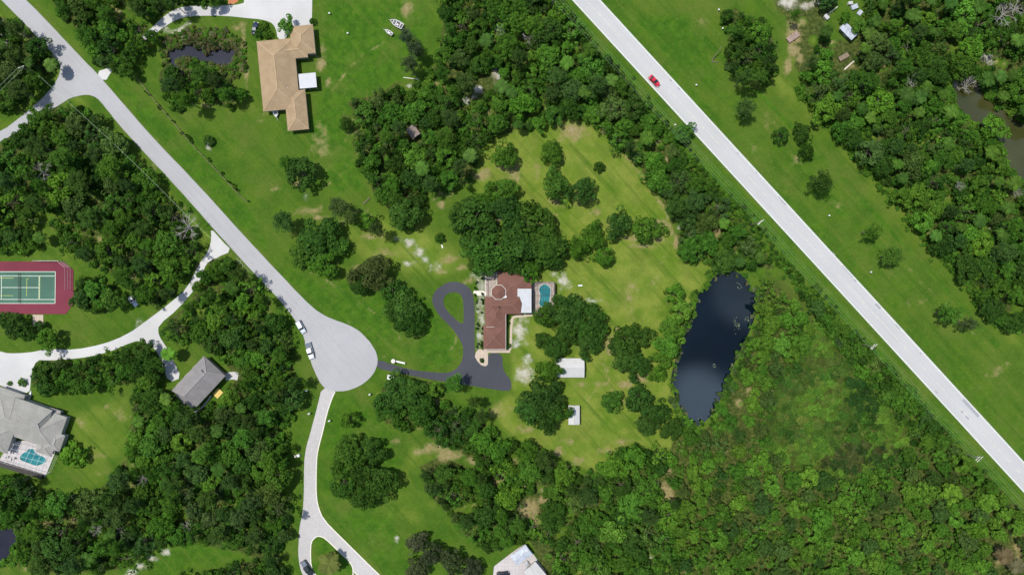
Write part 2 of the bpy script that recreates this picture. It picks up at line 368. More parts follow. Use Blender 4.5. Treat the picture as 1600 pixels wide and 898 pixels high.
# woods: name, outline, tree kinds (weight), crown radius range px, leaf colours, undergrowth colour, keep
C_OAK=(.038,.091,.012); C_MID=(.060,.143,.015); C_BRT=(.086,.194,.019); C_PINE=(.043,.088,.016); C_DULL=(.058,.100,.026); C_LIM=(.100,.210,.022)
C_BRN=(.13,.095,.055)
WOODS = [
 ('the top left corner wood beside the grey side road', [(-70,20),(0,26),(20,32),(50,48),(66,72),(88,90),(90,108),(60,128),(40,152),(0,172),(-70,190)], dict(oak=3,pine=2,palm=.4), (10,17), [C_OAK,C_MID,C_MID], C_MID),
 ('the wood above the driveway mouth at the top left', [(62,-50),(140,-50),(150,0),(178,22),(232,42),(225,56),(200,72),(188,104),(175,116),(158,104),(140,82),(128,60),(108,32),(84,10)], dict(oak=3,pine=1), (10,18), [C_MID,C_OAK,C_BRT], C_MID),
 ('the trees on the far bank by the top driveway', [(150,-50),(370,-50),(335,5),(300,2),(270,5),(240,25),(222,30),(196,14),(170,2)], dict(oak=2,pine=1), (8,13), [C_MID,C_OAK], C_MID),
 ('the tree clump below the reedy marsh pond', [(248,112),(262,100),(285,120),(300,100),(318,92),(330,104),(345,128),(378,140),(376,154),(352,172),(338,160),(300,152),(285,170),(266,160),(252,140)], dict(oak=2,pine=2), (9,15), [C_MID,C_BRT,C_OAK], C_MID),
 ('the wood between the side road and the sports court', [(-70,240),(0,218),(45,190),(80,166),(128,168),(160,190),(192,232),(218,262),(250,296),(284,334),(312,366),(306,400),(290,432),(262,440),(230,448),(190,442),(168,424),(140,412),(112,394),(92,372),(82,348),(98,330),(58,324),(42,346),(0,352),(-70,350)], dict(oak=6,pine=2,dead=.03), (11,19), [C_OAK,C_MID,C_MID,C_BRT], C_MID),
 ('the shrubby clump above the sports court', [(-60,360),(0,362),(45,360),(70,370),(66,384),(30,392),(-60,396)], dict(oak=2,bush=2,palm=.6), (7,12), [C_OAK,C_MID], C_MID),
 ('the thicket right of the sports court', [(118,444),(150,434),(182,450),(182,470),(166,488),(150,486),(118,476)], dict(oak=1), (11,16), [C_OAK,C_MID], C_OAK),
 ('the trees above the curved white driveway', [(190,440),(230,448),(290,438),(286,452),(262,466),(240,478),(222,474),(208,456)], dict(oak=3,pine=1), (9,14), [C_MID,C_OAK], C_MID),
 ('the wood left of the turning circle', [(330,410),(352,400),(372,412),(400,444),(425,474),(442,500),(452,522),(456,545),(458,572),(464,600),(465,632),(450,662),(430,668),(380,650),(352,628),(366,590),(345,560),(318,545),(296,528),(276,540),(262,515),(262,500),(296,474),(314,440)], dict(oak=4,palm=.5,pine=1), (9,16), [C_MID,C_BRT,C_OAK], C_BRT),
 ('the long row of trees below the white driveway', [(48,566),(72,560),(110,566),(150,563),(196,545),(222,538),(244,560),(252,590),(236,604),(200,600),(150,606),(110,612),(76,612),(52,604)], dict(oak=3,bush=1), (9,15), [C_OAK,C_MID], C_MID),
 ('the wood around the small grey-roofed house', [(205,604),(240,596),(262,612),(298,646),(350,628),(436,668),(446,690),(452,738),(436,768),(300,760),(205,720),(196,690),(208,650)], dict(oak=4,pine=2,palm=.6), (10,18), [C_OAK,C_MID,C_BRT], C_MID),
 ('the big wood in the bottom left of the photo', [(-60,760),(30,748),(56,768),(92,775),(140,782),(172,748),(200,715),(300,755),(436,765),(456,800),(450,830),(440,858),(424,885),(400,872),(372,860),(345,856),(300,846),(260,848),(212,876),(190,890),(100,895),(30,897),(28,860),(30,826),(-60,816)], dict(oak=5,pine=3,palm=.4,dead=.05), (10,18), [C_OAK,C_OAK,C_MID,C_DULL], C_MID),
 ('the trees along the bottom edge left of the driveway fork', [(360,882),(400,872),(444,890),(450,960),(190,960),(200,915),(240,905),(300,902)], dict(oak=1), (9,14), [C_MID,C_OAK], C_MID),
 ('the wood above the mown garden, left of the straight pale road', [(688,-60),(838,-60),(878,4),(910,48),(942,84),(972,114),(1000,150),(1024,184),(1056,228),(1088,268),(1122,304),(1160,346),(1192,384),(1210,420),(1150,418),(1120,414),(1080,408),(1060,396),(1058,372),(1054,350),(1046,330),(1030,306),(1012,284),(1002,262),(984,240),(962,226),(944,210),(930,192),(905,178),(880,182),(848,198),(818,200),(780,212),(752,228),(740,254),(738,284),(702,296),(668,300),(654,330),(648,356),(622,356),(608,330),(584,300),(568,268),(556,236),(538,208),(534,184),(546,160),(590,146),(625,128),(655,130),(680,100),(690,60)], dict(oak=7,pine=1,palm=.5,dead=.03), (9,17), [C_OAK,C_MID,C_BRT,C_MID], C_MID),
 ('the wood in the top right corner of the photo', [(1120,-60),(1200,-60),(1212,12),(1236,40),(1240,66),(1232,96),(1254,118),(1270,150),(1300,190),(1345,240),(1385,280),(1412,322),(1430,344),(1466,386),(1502,424),(1536,470),(1556,505),(1590,520),(1680,530),(1680,300),(1608,296),(1578,270),(1560,238),(1550,212),(1510,190),(1482,158),(1480,126),(1494,106),(1530,120),(1560,160),(1600,182),(1680,210),(1680,-60),(1350,-60),(1352,30),(1338,66),(1300,60),(1290,34),(1310,0),(1290,-60)], dict(oak=6,palm=1.4,pine=1,dead=.05), (9,17), [C_MID,C_BRT,C_OAK,C_MID], C_MID),
 ('the clump beside the straight pale road, opposite the red car', [(1126,20),(1150,14),(1200,40),(1216,80),(1206,130),(1180,140),(1150,124),(1136,96),(1140,60)], dict(oak=2,pine=2), (8,14), [C_MID,C_BRT,C_OAK], C_BRT),
 ('the bright swamp wood below and right of the dark pond', [(1190,432),(1214,440),(1240,466),(1280,505),(1262,540),(1226,590),(1206,640),(1204,690),(1250,730),(1340,760),(1395,725),(1440,690),(1466,672),(1522,724),(1574,774),(1612,812),(1690,870),(1690,970),(1060,970),(1062,898),(1058,830),(1060,760),(1046,720),(1050,690),(1074,676),(1095,676),(1116,660),(1134,628),(1146,600),(1160,566),(1176,520),(1190,482)], dict(oak=1), (8,13), [C_BRT,C_MID,C_BRT,C_LIM], C_MID),
 ('the scrub belt beside the power line, right of the marsh', [(1240,445),(1300,492),(1362,550),(1414,600),(1456,646),(1494,690),(1460,684),(1432,690),(1400,650),(1370,610),(1330,570),(1300,530)], dict(oak=2,bush=2), (6,11), [C_OAK,C_MID], C_MID),
 ('the oak wood below the dark asphalt drive', [(588,612),(612,594),(640,588),(672,596),(694,612),(700,636),(742,650),(762,664),(790,690),(830,700),(858,706),(868,722),(908,740),(952,722),(970,700),(1010,700),(1040,708),(1050,730),(1062,760),(1060,898),(1060,970),(860,970),(858,898),(836,870),(830,848),(812,820),(792,806),(780,770),(748,730),(720,706),(690,692),(640,672),(604,660),(584,640)], dict(oak=7,pine=1), (9,17), [C_OAK,C_MID,C_MID,C_BRT], C_MID),
 ('the scattered trees right of the paved driveway fork', [(655,728),(690,712),(730,728),(760,750),(785,790),(815,818),(820,845),(795,852),(760,862),(720,832),(700,800),(668,770)], dict(oak=3,pine=1), (8,14), [C_OAK,C_MID], C_MID),
]
# individual trees: (label, group, kind, colour, [(px, py, r px), ...])
TREES = [
 ('tree arching over the upper part of the white driveway at the top left', 'trees arching over the top left driveway', 'oak', C_MID, [(188,92,14),(203,82,12),(218,68,12),(236,56,11),(196,108,14),(176,104,10)]),
 ('tree overhanging the branch road at the left edge', 'trees overhanging the branch road', 'oak', C_MID, [(52,184,15),(38,200,11),(72,176,13)]),
 ('tree leaning over the mouth of the curved white driveway', 'trees over the curved driveway mouth', 'oak', C_MID, [(318,432,12),(336,424,15),(352,416,13),(306,448,9)]),
 ('large dark round-crowned oak beside the side road, left of the white sandy patch', None, 'oak', C_OAK, [(496,372,34)]),
 ('oak close under the large dark oak by the side road', 'oaks by the bend of the side road', 'oak', C_MID, [(470,398,22),(502,412,25),(525,385,20)]),
 ('dull grey-green pine left of the large dark oak by the side road', None, 'pine', C_PINE, [(442,345,20)]),
 ('lone spreading oak on the lawn above the brown soil pit', None, 'oak', C_OAK, [(468,268,27)]),
 ('light feathery tree touching the left of the lone lawn oak', None, 'pine', C_MID, [(446,254,15)]),
 ('thin brownish pine between the lawn and the sandy patch', 'thin brownish pines', 'pine', C_DULL, [(528,322,19),(547,340,14),(588,358,15)]),
 ('pale green small tree among the thin brownish pines', None, 'oak', C_BRT, [(570,345,16)]),
 ('brownish-crowned tree at the left of the clump between turning circle and loop drive', None, 'oak', (.058,.088,.020), [(582,428,30)]),
 ('green tree in the clump left of the loop drive', 'clump left of the asphalt loop', 'oak', C_OAK, [(560,442,19),(612,452,20),(632,480,27),(640,505,22),(614,484,18)]),
 ('dark oak standing in a row at the lower end of the central wood', 'oaks at the lower end of the central wood', 'oak', C_OAK, [(632,335,26),(618,312,18),(650,318,16)]),
 ('lone round oak at the top left of the mown clearing', None, 'oak', C_MID, [(788,240,21)]),
 ('upper tree of the stack of trees in the middle of the mown clearing', None, 'oak', C_MID, [(862,238,19)]),
 ('larger oak under the upper clearing tree', None, 'oak', C_MID, [(868,287,24)]),
 ('right oak of the touching pair in the mown clearing', None, 'oak', C_OAK, [(911,298,21)]),
 ('small round clipped-looking bush alone on the mown clearing', None, 'bush', C_OAK, [(937,262,9)]),
 ('bushy oak just above the great dark grove', 'bushy oaks above the great dark grove', 'oak', C_MID, [(787,298,23),(760,312,18)]),
 ('great dark oak of the grove behind the red-brown roof', 'great dark oak grove above the red-brown house', 'oak', C_OAK, [(738,352,38),(784,338,36),(826,350,38),(762,392,36),(808,384,36),(850,382,34),(722,330,22),(745,415,14),(866,400,22),(800,412,20)]),
 ('branches of an oak leaning over the top of the red-brown roof', None, 'oak', C_MID, [(829,424,17)]),
 ('dark oak at the right of the clearing, left one of two side by side', None, 'oak', C_OAK, [(967,350,24)]),
 ('lighter oak at the right of the clearing, right one of two side by side', None, 'oak', C_MID, [(1013,357,24)]),
 ('oak between the great grove and the two oaks by the clearing', 'oaks right of the great grove', 'oak', C_MID, [(924,372,24),(902,388,17),(945,400,16)]),
 ('huge spreading oak below the swimming pool', 'spreading oak crowns below the swimming pool', 'oak', C_OAK, [(885,488,31),(925,505,28),(856,492,20),(922,535,22),(890,518,22),(868,545,20),(848,532,14)]),
 ('oak between the huge spreading oak and the pond', 'oaks between the spreading oak and the pond', 'oak', C_OAK, [(988,530,28),(976,562,22),(1000,572,20),(965,540,15)]),
 ('light green tree on the left bank of the dark pond', 'light trees on the left bank of the dark pond', 'oak', C_BRT, [(1056,458,17),(1066,486,18),(1052,512,20),(1044,540,20),(1036,562,16),(1028,585,15)]),
 ('small round tree right of the smaller white shed', None, 'oak', C_MID, [(958,628,17)]),
 ('dark oak below the pond-side oaks, right of the small round tree', 'oaks at the lower left of the dark pond', 'oak', C_OAK, [(1002,628,24),(1030,648,20),(1015,662,20),(1050,672,18)]),
 ('oak overhanging the larger white shed', None, 'oak', C_MID, [(856,580,20)]),
 ('dark oak left of the smaller white shed', 'oaks left of the white sheds', 'oak', C_OAK, [(848,618,30),(868,642,21),(826,640,22),(852,660,20)]),
 ('thin half-bare tree shading the dark asphalt drive', None, 'pine', C_MID, [(708,598,17)]),
 ('small pine below the thin tree by the asphalt drive', 'small pines below the asphalt drive', 'pine', C_PINE, [(740,628,13),(752,650,13)]),
 ('dark oak just below the lower gate wall', 'dark oaks below the gate walls', 'oak', C_OAK, [(620,612,24),(645,620,28),(660,645,24),(600,632,18)]),
 ('bushy tree left of the oaks below the gate walls', None, 'oak', C_MID, [(545,656,16)]),
 ('oak in the clump right of the straight part of the paved driveway', 'clump right of the paved driveway', 'oak', C_OAK, [(545,712,28),(580,705,22),(592,756,27),(535,758,24),(566,780,20),(562,735,24)]),
 ('dark brownish oak in the clump above the bottom lawn house', 'brownish trees near the bottom edge', 'oak', (.05,.065,.025), [(650,848,18),(675,866,20),(705,878,18),(735,892,18),(650,890,18)]),
 ('small tree on the left verge of the straight pale road', None, 'oak', C_MID, [(1070,206,16)]),
 ('sparse dark pine on the verge, at the start of the long green strip', None, 'pine', C_PINE, [(1166,168,20)]),
 ('small tree of the pair beside the long green strip', 'pair beside the long green strip', 'oak', C_OAK, [(1222,210,13),(1255,206,16),(1262,236,13)]),
 ('lone dark pine with a pale trunk foot on the long green strip', None, 'pine', C_OAK, [(1286,284,22)]),
 ('upper small thin tree of the two on the green strip', None, 'pine', C_MID, [(1367,360,17)]),
 ('lower small thin tree of the two on the green strip', None, 'pine', C_MID, [(1396,400,19)]),
 ('thin tree near the right edge, on the green strip below the wood', None, 'pine', C_MID, [(1488,490,21)]),
 ('wispy little tree right of the thin tree on the green strip', None, 'pine', C_DULL, [(1518,506,13)]),
 ('round-topped light tree at the edge of the brown pond', 'round trees at the edge of the brown pond', 'oak', C_BRT, [(1558,198,19),(1376,158,22)]),
 ('dark tree below the sports court, near the left edge', 'dark trees below the sports court', 'oak', C_OAK, [(24,512,20),(6,500,14),(38,520,13)]),
 ('small round tree between the court and the white driveway', None, 'oak', C_MID, [(70,532,17)]),
 ('dark little tree shading the pale pad below the court', None, 'oak', C_OAK, [(60,509,8)]),
 ('round dense hedge bush beside the screened pool terrace', None, 'bush', C_BRT, [(114,711,21)]),
 ('small bushy tree in front of the tan-roofed house', None, 'oak', C_BRT, [(445,38,13)]),
 ('low bush left of the path to the tan-roofed house', 'bushes left of the path to the tan-roofed house', 'bush', C_MID, [(411,41,8),(404,53,8),(418,54,8)]),
 ('small dark shrub at the upper right corner of the tan roof', None, 'bush', C_OAK, [(489,34,6)]),
 ('little round tree on the lawn left of the tan-roofed house lot', None, 'bush', C_OAK, [(325,219,9)]),
 ('greyish half-dead tree on the lawn beside the two small boats', 'half-dead clump beside the two small boats', 'pine', (.055,.085,.035), [(634,56,14),(648,74,17),(640,98,17)]),
 ('small dark bush on the lawn between the sandy patch and the great grove', None, 'bush', C_OAK, [(688,372,9)]),
 ('leafy tree hanging over the blue-grey shed in the top right wood', 'trees over the blue-grey shed', 'oak', C_BRT, [(1343,38,13),(1322,26,9)]),
 ('big palm on the grass island inside the driveway fork', None, 'palm', (.10,.13,.03), [(514,881,19)]),
 ('tall palm leaning over the branch of the white driveway', None, 'palm', C_BRT, [(263,553,13)]),
 ('bare brown palm clump in the bottom right corner', 'palms in the bottom right corner', 'palm', (.12,.10,.05), [(1572,868,15),(1590,884,14)]),
 ('bare grey leafless tree at the top right corner', 'bare grey trees at the top right corner', 'dead', C_BRN, [(1566,24,19),(1590,12,15)]),
 ('bleached dead tree leaning over the brown pond', None, 'dead', C_BRN, [(1512,134,14)]),
 ('bare dead tree in the middle of the top right wood', 'dead trees inside the top right wood', 'dead', C_BRN, [(1424,128,10),(1500,290,8),(1590,300,9)]),
 ('leafless grey tree in the wood above the sports court', None, 'dead', C_BRN, [(64,268,15)]),
 ('bare grey tree in the wood above the clearing', 'bare trees in the wood above the clearing', 'dead', C_BRN, [(782,48,9),(828,58,11)]),
 ('bleached bare tree in the bottom left wood', 'bleached trees in the bottom left wood', 'dead', C_BRN, [(222,748,9),(292,820,8),(150,828,9),(188,830,8)]),
]

# ---------------------------------------------------------------- ground: one sheet, mask attributes say what grows where
gx = np.concatenate([[-4000,-1200,-500,-300], np.arange(-215, 215.1, .8), [300,500,1200,4000]])
gy = np.concatenate([[-4000,-1200,-500,-250], np.arange(-135, 135.1, .8), [250,500,1200,4000]])
GX, GY = np.meshgrid(gx, gy); PX = GX/S+800; PY = 449-GY/S
def sdist(poly, X, Y):
    """signed distance in px, positive inside"""
    p = np.array(poly, float); q = np.roll(p, -1, 0)
    d = np.full(X.shape, 1e9); ins = np.zeros(X.shape, bool)
    for (x0,y0),(x1,y1) in zip(p, q):
        ex, ey = x1-x0, y1-y0; wx, wy = X-x0, Y-y0
        t = np.clip((wx*ex+wy*ey)/(ex*ex+ey*ey+1e-9), 0, 1)
        d = np.minimum(d, (wx-t*ex)**2+(wy-t*ey)**2)
        c = ((y0 > Y) != (y1 > Y)) & (X < (x1-x0)*(Y-y0)/(y1-y0+1e-12)+x0); ins ^= c
    d = np.sqrt(d); return np.where(ins, d, -d)
def pline(pts, X, Y):
    d = np.full(X.shape, 1e9)
    for (x0,y0),(x1,y1) in zip(pts[:-1], pts[1:]):
        ex, ey = x1-x0, y1-y0; t = np.clip(((X-x0)*ex+(Y-y0)*ey)/(ex*ex+ey*ey+1e-9), 0, 1)
        d = np.minimum(d, (X-x0-t*ex)**2+(Y-y0-t*ey)**2)
    return np.sqrt(d)
def sst(x, a, b): t = np.clip((x-a)/(b-a), 0, 1); return t*t*(3-2*t)
mk = {k: np.zeros(GX.shape) for k in ('dry','sand','tan','wood','lush','marsh')}
def put(k, poly, v=1, f=8): mk[k] = np.maximum(mk[k], v*sst(sdist(poly, PX, PY), -f, f))
def spot(k, x, y, r, v=1, ry=None): 
    d = np.hypot((PX-x)/r, (PY-y)/(ry or r)); mk[k] = np.maximum(mk[k], v*sst(-d, -1.55, .15)*1.15)
def trail(k, pts, w, v=1): mk[k] = np.maximum(mk[k], v*sst(-pline(pts, PX, PY), -w*1.3, -w*.3))
for wd in WOODS: put('wood', wd[1], .8, 9)
# dry yellow-green garden in the middle, clearings in the oak wood
put('dry', [(745,230),(800,205),(880,180),(940,200),(1000,265),(1050,340),(1060,410),(1110,415),(1100,450),(1080,500),(1060,550),(1045,600),(1060,660),(1050,700),(1000,700),(930,740),(860,710),(800,690),(760,640),(800,610),(800,420),(740,300)], .9, 14)
put('dry', [(540,330),(640,340),(700,380),(740,420),(680,440),(600,420),(550,400),(520,380)], .55, 20)
put('dry', [(640,690),(800,700),(860,790),(830,880),(760,850),(640,830),(580,800)], .45, 20)
put('dry', [(110,430),(240,300),(60,350),(0,370),(0,400)], .4, 20)
put('dry', [(1130,0),(1100,0),(1200,130),(1350,290),(1500,440),(1600,560),(1600,520),(1480,400),(1380,290),(1240,130)], .45, 18)
put('dry', [(110,640),(200,620),(205,700),(150,770),(110,740)], .45, 16)
trail('dry', [(-60,-30),(140,175),(320,370)], 10, .6); trail('dry', [(0,205),(60,160),(100,130)], 14, .5)
put('lush', [(150,110),(250,225),(400,385),(520,495),(600,545),(690,575),(720,540),(670,470),(540,440),(440,420),(395,330),(310,240),(220,150)], .7, 14)
put('lush', [(490,0),(680,0),(640,120),(560,150),(535,210),(580,300),(520,300),(480,220),(510,120)], .75, 16)
put('lush', [(180,820),(340,850),(440,900),(440,960),(180,960)], .6, 10); put('lush', [(500,620),(560,610),(640,700),(620,830),(700,960),(600,900),(500,800)], .55, 12)
put('lush', [(60,610),(200,600),(200,700),(120,740),(100,660)], .3, 12); put('lush', ISLAND_SOUTH, .8, 4)
trail('lush', [(940,0),(1620,740)], 26, .45); trail('lush', [(870,0),(1580,780)], 14, .6)
put('lush', [(950,20),(1080,20),(1130,130),(1300,300),(1420,440),(1560,600),(1600,680),(1560,600),(1180,200),(1000,60)], .6, 20)
# bare sand
for a in [(640,380,16,.95,9),(655,395,22,.8,10),(622,373,14,.7,7),(640,412,20,.75,8),(665,405,14,.7,8),(820,585,20,1,20),(812,515,16,.9,26),(826,560,16,.8,10),(880,440,16,.8,20),(866,428,14,.7,8),(925,470,22,.55,8),(895,200,14,.35),
          (1232,4,24,1,14),(1262,10,18,1,9),(1285,0,16,.9,14),(10,60,20,.9,26),(2,90,8,.9,14),(45,40,30,.3,12),(340,400,10,.6),(1545,92,18,.8,12),(258,862,12,1,8),(240,872,14,1,7),(222,884,14,1,8),(205,894,14,1,8),
          (620,843,6,.9,8),(5,762,12,.8,10),(478,308,7,.6,11),(775,118,12,.9,16),(748,140,10,.9,10),(728,158,9,.9,9),(742,152,8,.8,6),(270,50,26,.75,8),(50,345,16,.8,6),(30,335,12,.6,8),(510,645,6,.5,4),(1332,745,5,.8,10),(545,510,30,.3,8),
          (118,24,4,.4),(680,415,14,.6),(820,475,12,.5),(740,430,10,.8,8),(1375,190,14,.5,6),(1340,92,12,.5,6),(215,505,6,.6,10),(326,228,9,.9),(368,560,10,.5,8),(345,590,8,.5,6),(222,500,7,.6,12)]:
    spot('sand', a[0], a[1], a[2], a[3], a[4] if len(a) > 4 else None)
put('sand', [(743,420),(758,420),(758,546),(743,546)], .72, 4); put('sand', [(795,490),(830,490),(826,540),(797,548)], .6, 6)
trail('sand', [(-20,22),(60,66),(94,100)], 4, .6); trail('sand', [(360,395),(420,452)], 3, .6); trail('sand', [(478,505),(480,545)], 4, .5)
trail('sand', [(260,44),(275,52),(296,36)], 5, .8); trail('tan', [(150,5),(165,12),(188,20)], 5, 1)
# dry tan earth
for a in [(895,205,30,.8,20),(800,268,20,.7,26),(755,275,18,.8,14),(790,262,20,.7,12),(750,320,24,.6,10),(790,325,30,.5,8),(600,395,30,.5,10),(575,370,14,.7,8),(570,338,16,.6,8),(430,295,14,.6,6),(465,285,10,.7,8),(480,330,30,.6,10),(500,340,20,.7,6),
          (520,420,10,.7,12),(700,405,24,.6,12),(955,540,16,.8,26),(1000,590,20,.9,10),(975,600,16,.9,8),(1010,580,10,.9,14),(1040,770,16,1,22),(1052,755,6,1,16),(1025,755,10,.9,8),(700,710,26,.9,12),(680,700,30,.7,14),(740,720,22,.7,9),(780,750,20,.9,16),(795,775,14,.9,12),
          (825,795,20,1,18),(850,780,12,.9,8),(838,812,10,.9,14),(873,705,10,.8,14),(915,805,10,.9,20),(905,720,14,.8,8),(950,705,20,.6,8),(1120,365,8,1,12),(1040,250,12,.8,6),(1013,250,14,.6,6),(1060,325,24,.5,8),(1030,350,24,.8,10),(1030,375,14,.8,6),(1056,378,5,.9,12),
          (968,352,30,.5,12),(1150,725,10,.6,6),(1240,55,16,1,24),(1240,80,12,.9,14),(1232,105,10,.9,14),(1362,66,8,1,10),(1415,180,20,.7,6),(1330,105,14,.6,5),(1250,90,8,.9,10),(1290,102,14,.4,6),(1408,188,12,.9,6),(1498,345,10,.7,5),(1560,150,8,.4),(140,288,12,1,6),(125,300,10,.5,5),
          (820,670,20,.6,10),(780,640,30,.5,16),(700,640,16,.6,12),(665,660,12,.7,8),(1105,640,5,.6,4),(1155,630,8,.9,10),(1170,610,7,.8,14),(500,225,20,.5,40),(502,100,12,.8,14),(512,130,6,.7,12),(505,80,8,.6,20),(486,85,14,.4,10),(410,180,20,.3),(635,15,12,.8,14),(380,60,8,.6,30),(385,110,5,.8,26),(370,45,14,.5,8),
          (300,140,20,.8,10),(275,160,16,.7,8),(325,165,12,.7,6),(270,85,10,.7,14),(1590,858,14,.7,30),(1560,868,8,.7,24),(880,860,10,.3),(590,412,20,.5,8),(75,810,26,.7,10),(110,812,14,.6,8),(45,872,14,.6,10),(1070,885,10,.8,12),(560,420,16,.6,10),(205,430,10,.8,6),(310,415,8,.6,14)]:
    spot('tan', a[0], a[1], a[2], a[3], a[4] if len(a) > 4 else None)
trail('tan', [(940,205),(1000,270),(1040,330),(1058,385)], 3, .7); trail('tan', [(1000,640),(960,620),(940,560),(960,520),(975,500)], 4, .5); trail('tan', [(800,505),(795,545)],2,.6)
trail('tan', [(1270,148),(1400,300),(1500,430),(1545,500)], 3, .6); trail('tan', [(1390,390),(1500,500),(1600,590)], 3, .3)
GAPS = []
_g = np.random.default_rng(5)
for wi_, wd in enumerate(WOODS):
    if 'swamp' in wd[0] or 'row of trees' in wd[0] or 'clump' in wd[0]: continue
    q_ = np.array(wd[1]); A_ = np.ptp(q_[:,0])*np.ptp(q_[:,1]); n_ = int(A_/(2300 if 'oak wood' in wd[0] or 'turning' in wd[0] or 'scattered' in wd[0] else 3600))
    for k in range(n_):
        x_, y_ = _g.uniform(q_[:,0].min(), q_[:,0].max()), _g.uniform(q_[:,1].min(), q_[:,1].max())
        if sdist(wd[1], np.array([x_]), np.array([y_]))[0] > 4: r_ = _g.uniform(4, 12); GAPS.append((x_, y_, r_)); mk['wood'] *= 1-.85*sst(-np.hypot(PX-x_, PY-y_), -r_*1.3, -r_*.5); spot(['tan','tan','sand','dry','dry'][int(_g.integers(5))], x_, y_, r_*.8, _g.uniform(.35, .9), r_*_g.uniform(.4, 1.0))
put('marsh', [(1278,490),(1320,530),(1370,580),(1430,650),(1436,690),(1400,716),(1340,752),(1270,744),(1208,700),(1206,640),(1226,590),(1262,540)], 1, 16)
for a in [(700,300,16,.7,8),(690,320,12,.6,10),(840,262,8,.6,20),(930,330,16,.5,8),(880,320,30,.5,6),(915,312,20,.6,8),(870,312,18,.6,8),(860,335,22,.4,10),(985,372,30,.7,6),(1000,385,30,.6,5),(955,420,12,.4,8),(800,430,10,.6,10),(940,600,20,.5,10),(905,600,24,.4,8),
          (1130,700,8,.6,20),(970,690,30,.5,8),(890,690,20,.5,10),(880,730,14,.6,10),(1045,730,6,.9,22),(850,720,14,.6,10),(620,690,12,.6,8),(655,705,16,.6,8),(672,735,10,.5,10),(800,700,12,.5,8),(815,760,10,.7,10),(600,560,20,.3,8),(735,438,14,.6,10),(720,418,20,.6,8),(690,425,20,.5,6),
          (560,330,20,.5,6),(540,345,24,.5,8),(595,370,18,.5,10),(640,310,14,.5,6),(150,710,24,.35,12),(190,650,20,.4,14),(170,635,14,.4,8),(128,660,10,.6,10),(160,740,14,.4,8),(80,350,16,.4,8),(20,358,16,.4,5),(240,250,16,.4,30),(300,330,14,.4,20),(60,470,6,.3),(1200,190,14,.4,20),(1245,250,12,.4,16),
          (1310,320,20,.35,12),(1430,470,24,.35,12),(1560,580,26,.35,18),(1100,40,20,.3,14),(1180,230,14,.3,10),(1110,400,6,.4),(985,460,16,.4,40),(1020,440,20,.3,20),(960,470,14,.35,20)]: spot('tan', *a[:4], a[4] if len(a) > 4 else None)
for tr in ([(384,58),(383,90),(386,120),(384,150)], [(500,230),(540,222),(560,200)], [(512,150),(560,90),(600,66)], [(485,425),(540,455),(600,500),(640,540)], [(640,330),(700,300),(745,280)], [(0,215),(50,170)], [(690,640),(740,700),(800,760)], [(985,60),(1080,160)],
           [(880,600),(880,560)], [(905,640),(940,600),(960,560)], [(960,440),(985,500),(980,540)], [(1020,430),(1040,400),(1050,350)], [(200,735),(215,700),(212,640)], [(640,560),(690,555),(712,540),(714,520)], [(500,300),(540,262),(560,240)]):
    trail('tan', smooth_open(tr, 2), 3, .38)
for tr in ([(430,425),(480,452),(530,474),(580,506),(620,545)], [(660,575),(700,565),(722,548)], [(1100,60),(1240,200),(1400,370),(1560,540)]): trail('lush', smooth_open(tr, 2), 5, .9)
put('marsh', [(255,60),(300,45),(350,50),(378,70),(380,110),(350,130),(300,125),(262,110)], 1, 8)
trail('marsh', [(1200,430),(1290,500),(1440,650),(1560,775)], 9, .6)
put('lush', [(1060,600),(1075,640),(1095,670),(1060,680),(1045,640)], .8, 6)
# pond beds
Z = np.zeros(GX.shape)
inner = (np.abs(GX) < 214) & (np.abs(GY) < 134)
for pd in PONDS: Z -= 1.8*sst(sdist(pd, PX, PY)*S, -1.0, 3.0)
Z += np.where(inner, 0.0, -.02)
ny, nx = GX.shape
idx = np.arange(nx*ny).reshape(ny, nx)
F = np.stack([idx[:-1,:-1], idx[:-1,1:], idx[1:,1:], idx[1:,:-1]], -1).reshape(-1, 4)
V = np.stack([GX, GY, Z], -1).reshape(-1, 3)
t = NT('ground_cover', .95, .1)
at = {}
for k in mk:
    a = t.n.new('ShaderNodeAttribute'); a.attribute_name = 'm_'+k; at[k] = a.outputs['Fac']
n_big = t.noise(.025, 5); n_mid = t.noise(.14, 6); n_fine = t.noise(.9, 6, None, .7); n_tiny = t.noise(5, 4, None, .7); n_mid2 = t.noise(.33, 5, t.co('Object', .6))
stripe = t.noise(1, 5, t.co('Object', R(-47.4), (.022, .33, 1)), .65)
def sel(m, n, k, lo=.42, hi=.58): return t.ramp(t.math('ADD', m, t.math('MULTIPLY', t.math('SUBTRACT', n, .5), k)), lo, hi)
n_grain = t.noise(2.2, 5, t.co('Object', .3), .75); n_patch = t.noise(.075, 7, t.co('Object', 1.1), .65)
g = t.mix(t.ramp(n_mid, .35, .65), (0.044,0.107,0.0084), (0.068,0.135,0.0104))
g = t.mix(t.math('MULTIPLY', t.ramp(n_big, .4, .65), .7), g, (0.083,0.137,0.0146))
g = t.mix(sel(at['lush'], n_mid, 1.1, .2, .7), g, t.mix(t.ramp(n_mid2, .35, .62), (0.034,0.101,0.0063), (0.057,0.137,0.0084)))
g = t.mix(sel(at['dry'], n_big, 1.4, .2, .8), g, t.mix(t.ramp(n_mid, .36, .64), (0.109,0.181,0.0163), (0.184,0.226,0.0354)))
g = t.mix(t.math('MULTIPLY', t.ramp(n_patch, .47, .70), .55), g, (0.109,0.137,0.0251))
g = t.mix(t.math('MULTIPLY', t.ramp(n_patch, .50, .30), .45), g, (0.028,0.082,0.0063))
g = t.mix(t.math('MULTIPLY', t.ramp(stripe, .50, .68), .55), g, (0.032,0.091,0.0063))
g = t.mix(t.math('MULTIPLY', t.ramp(stripe, .47, .33), .45), g, (0.104,0.148,0.0209))
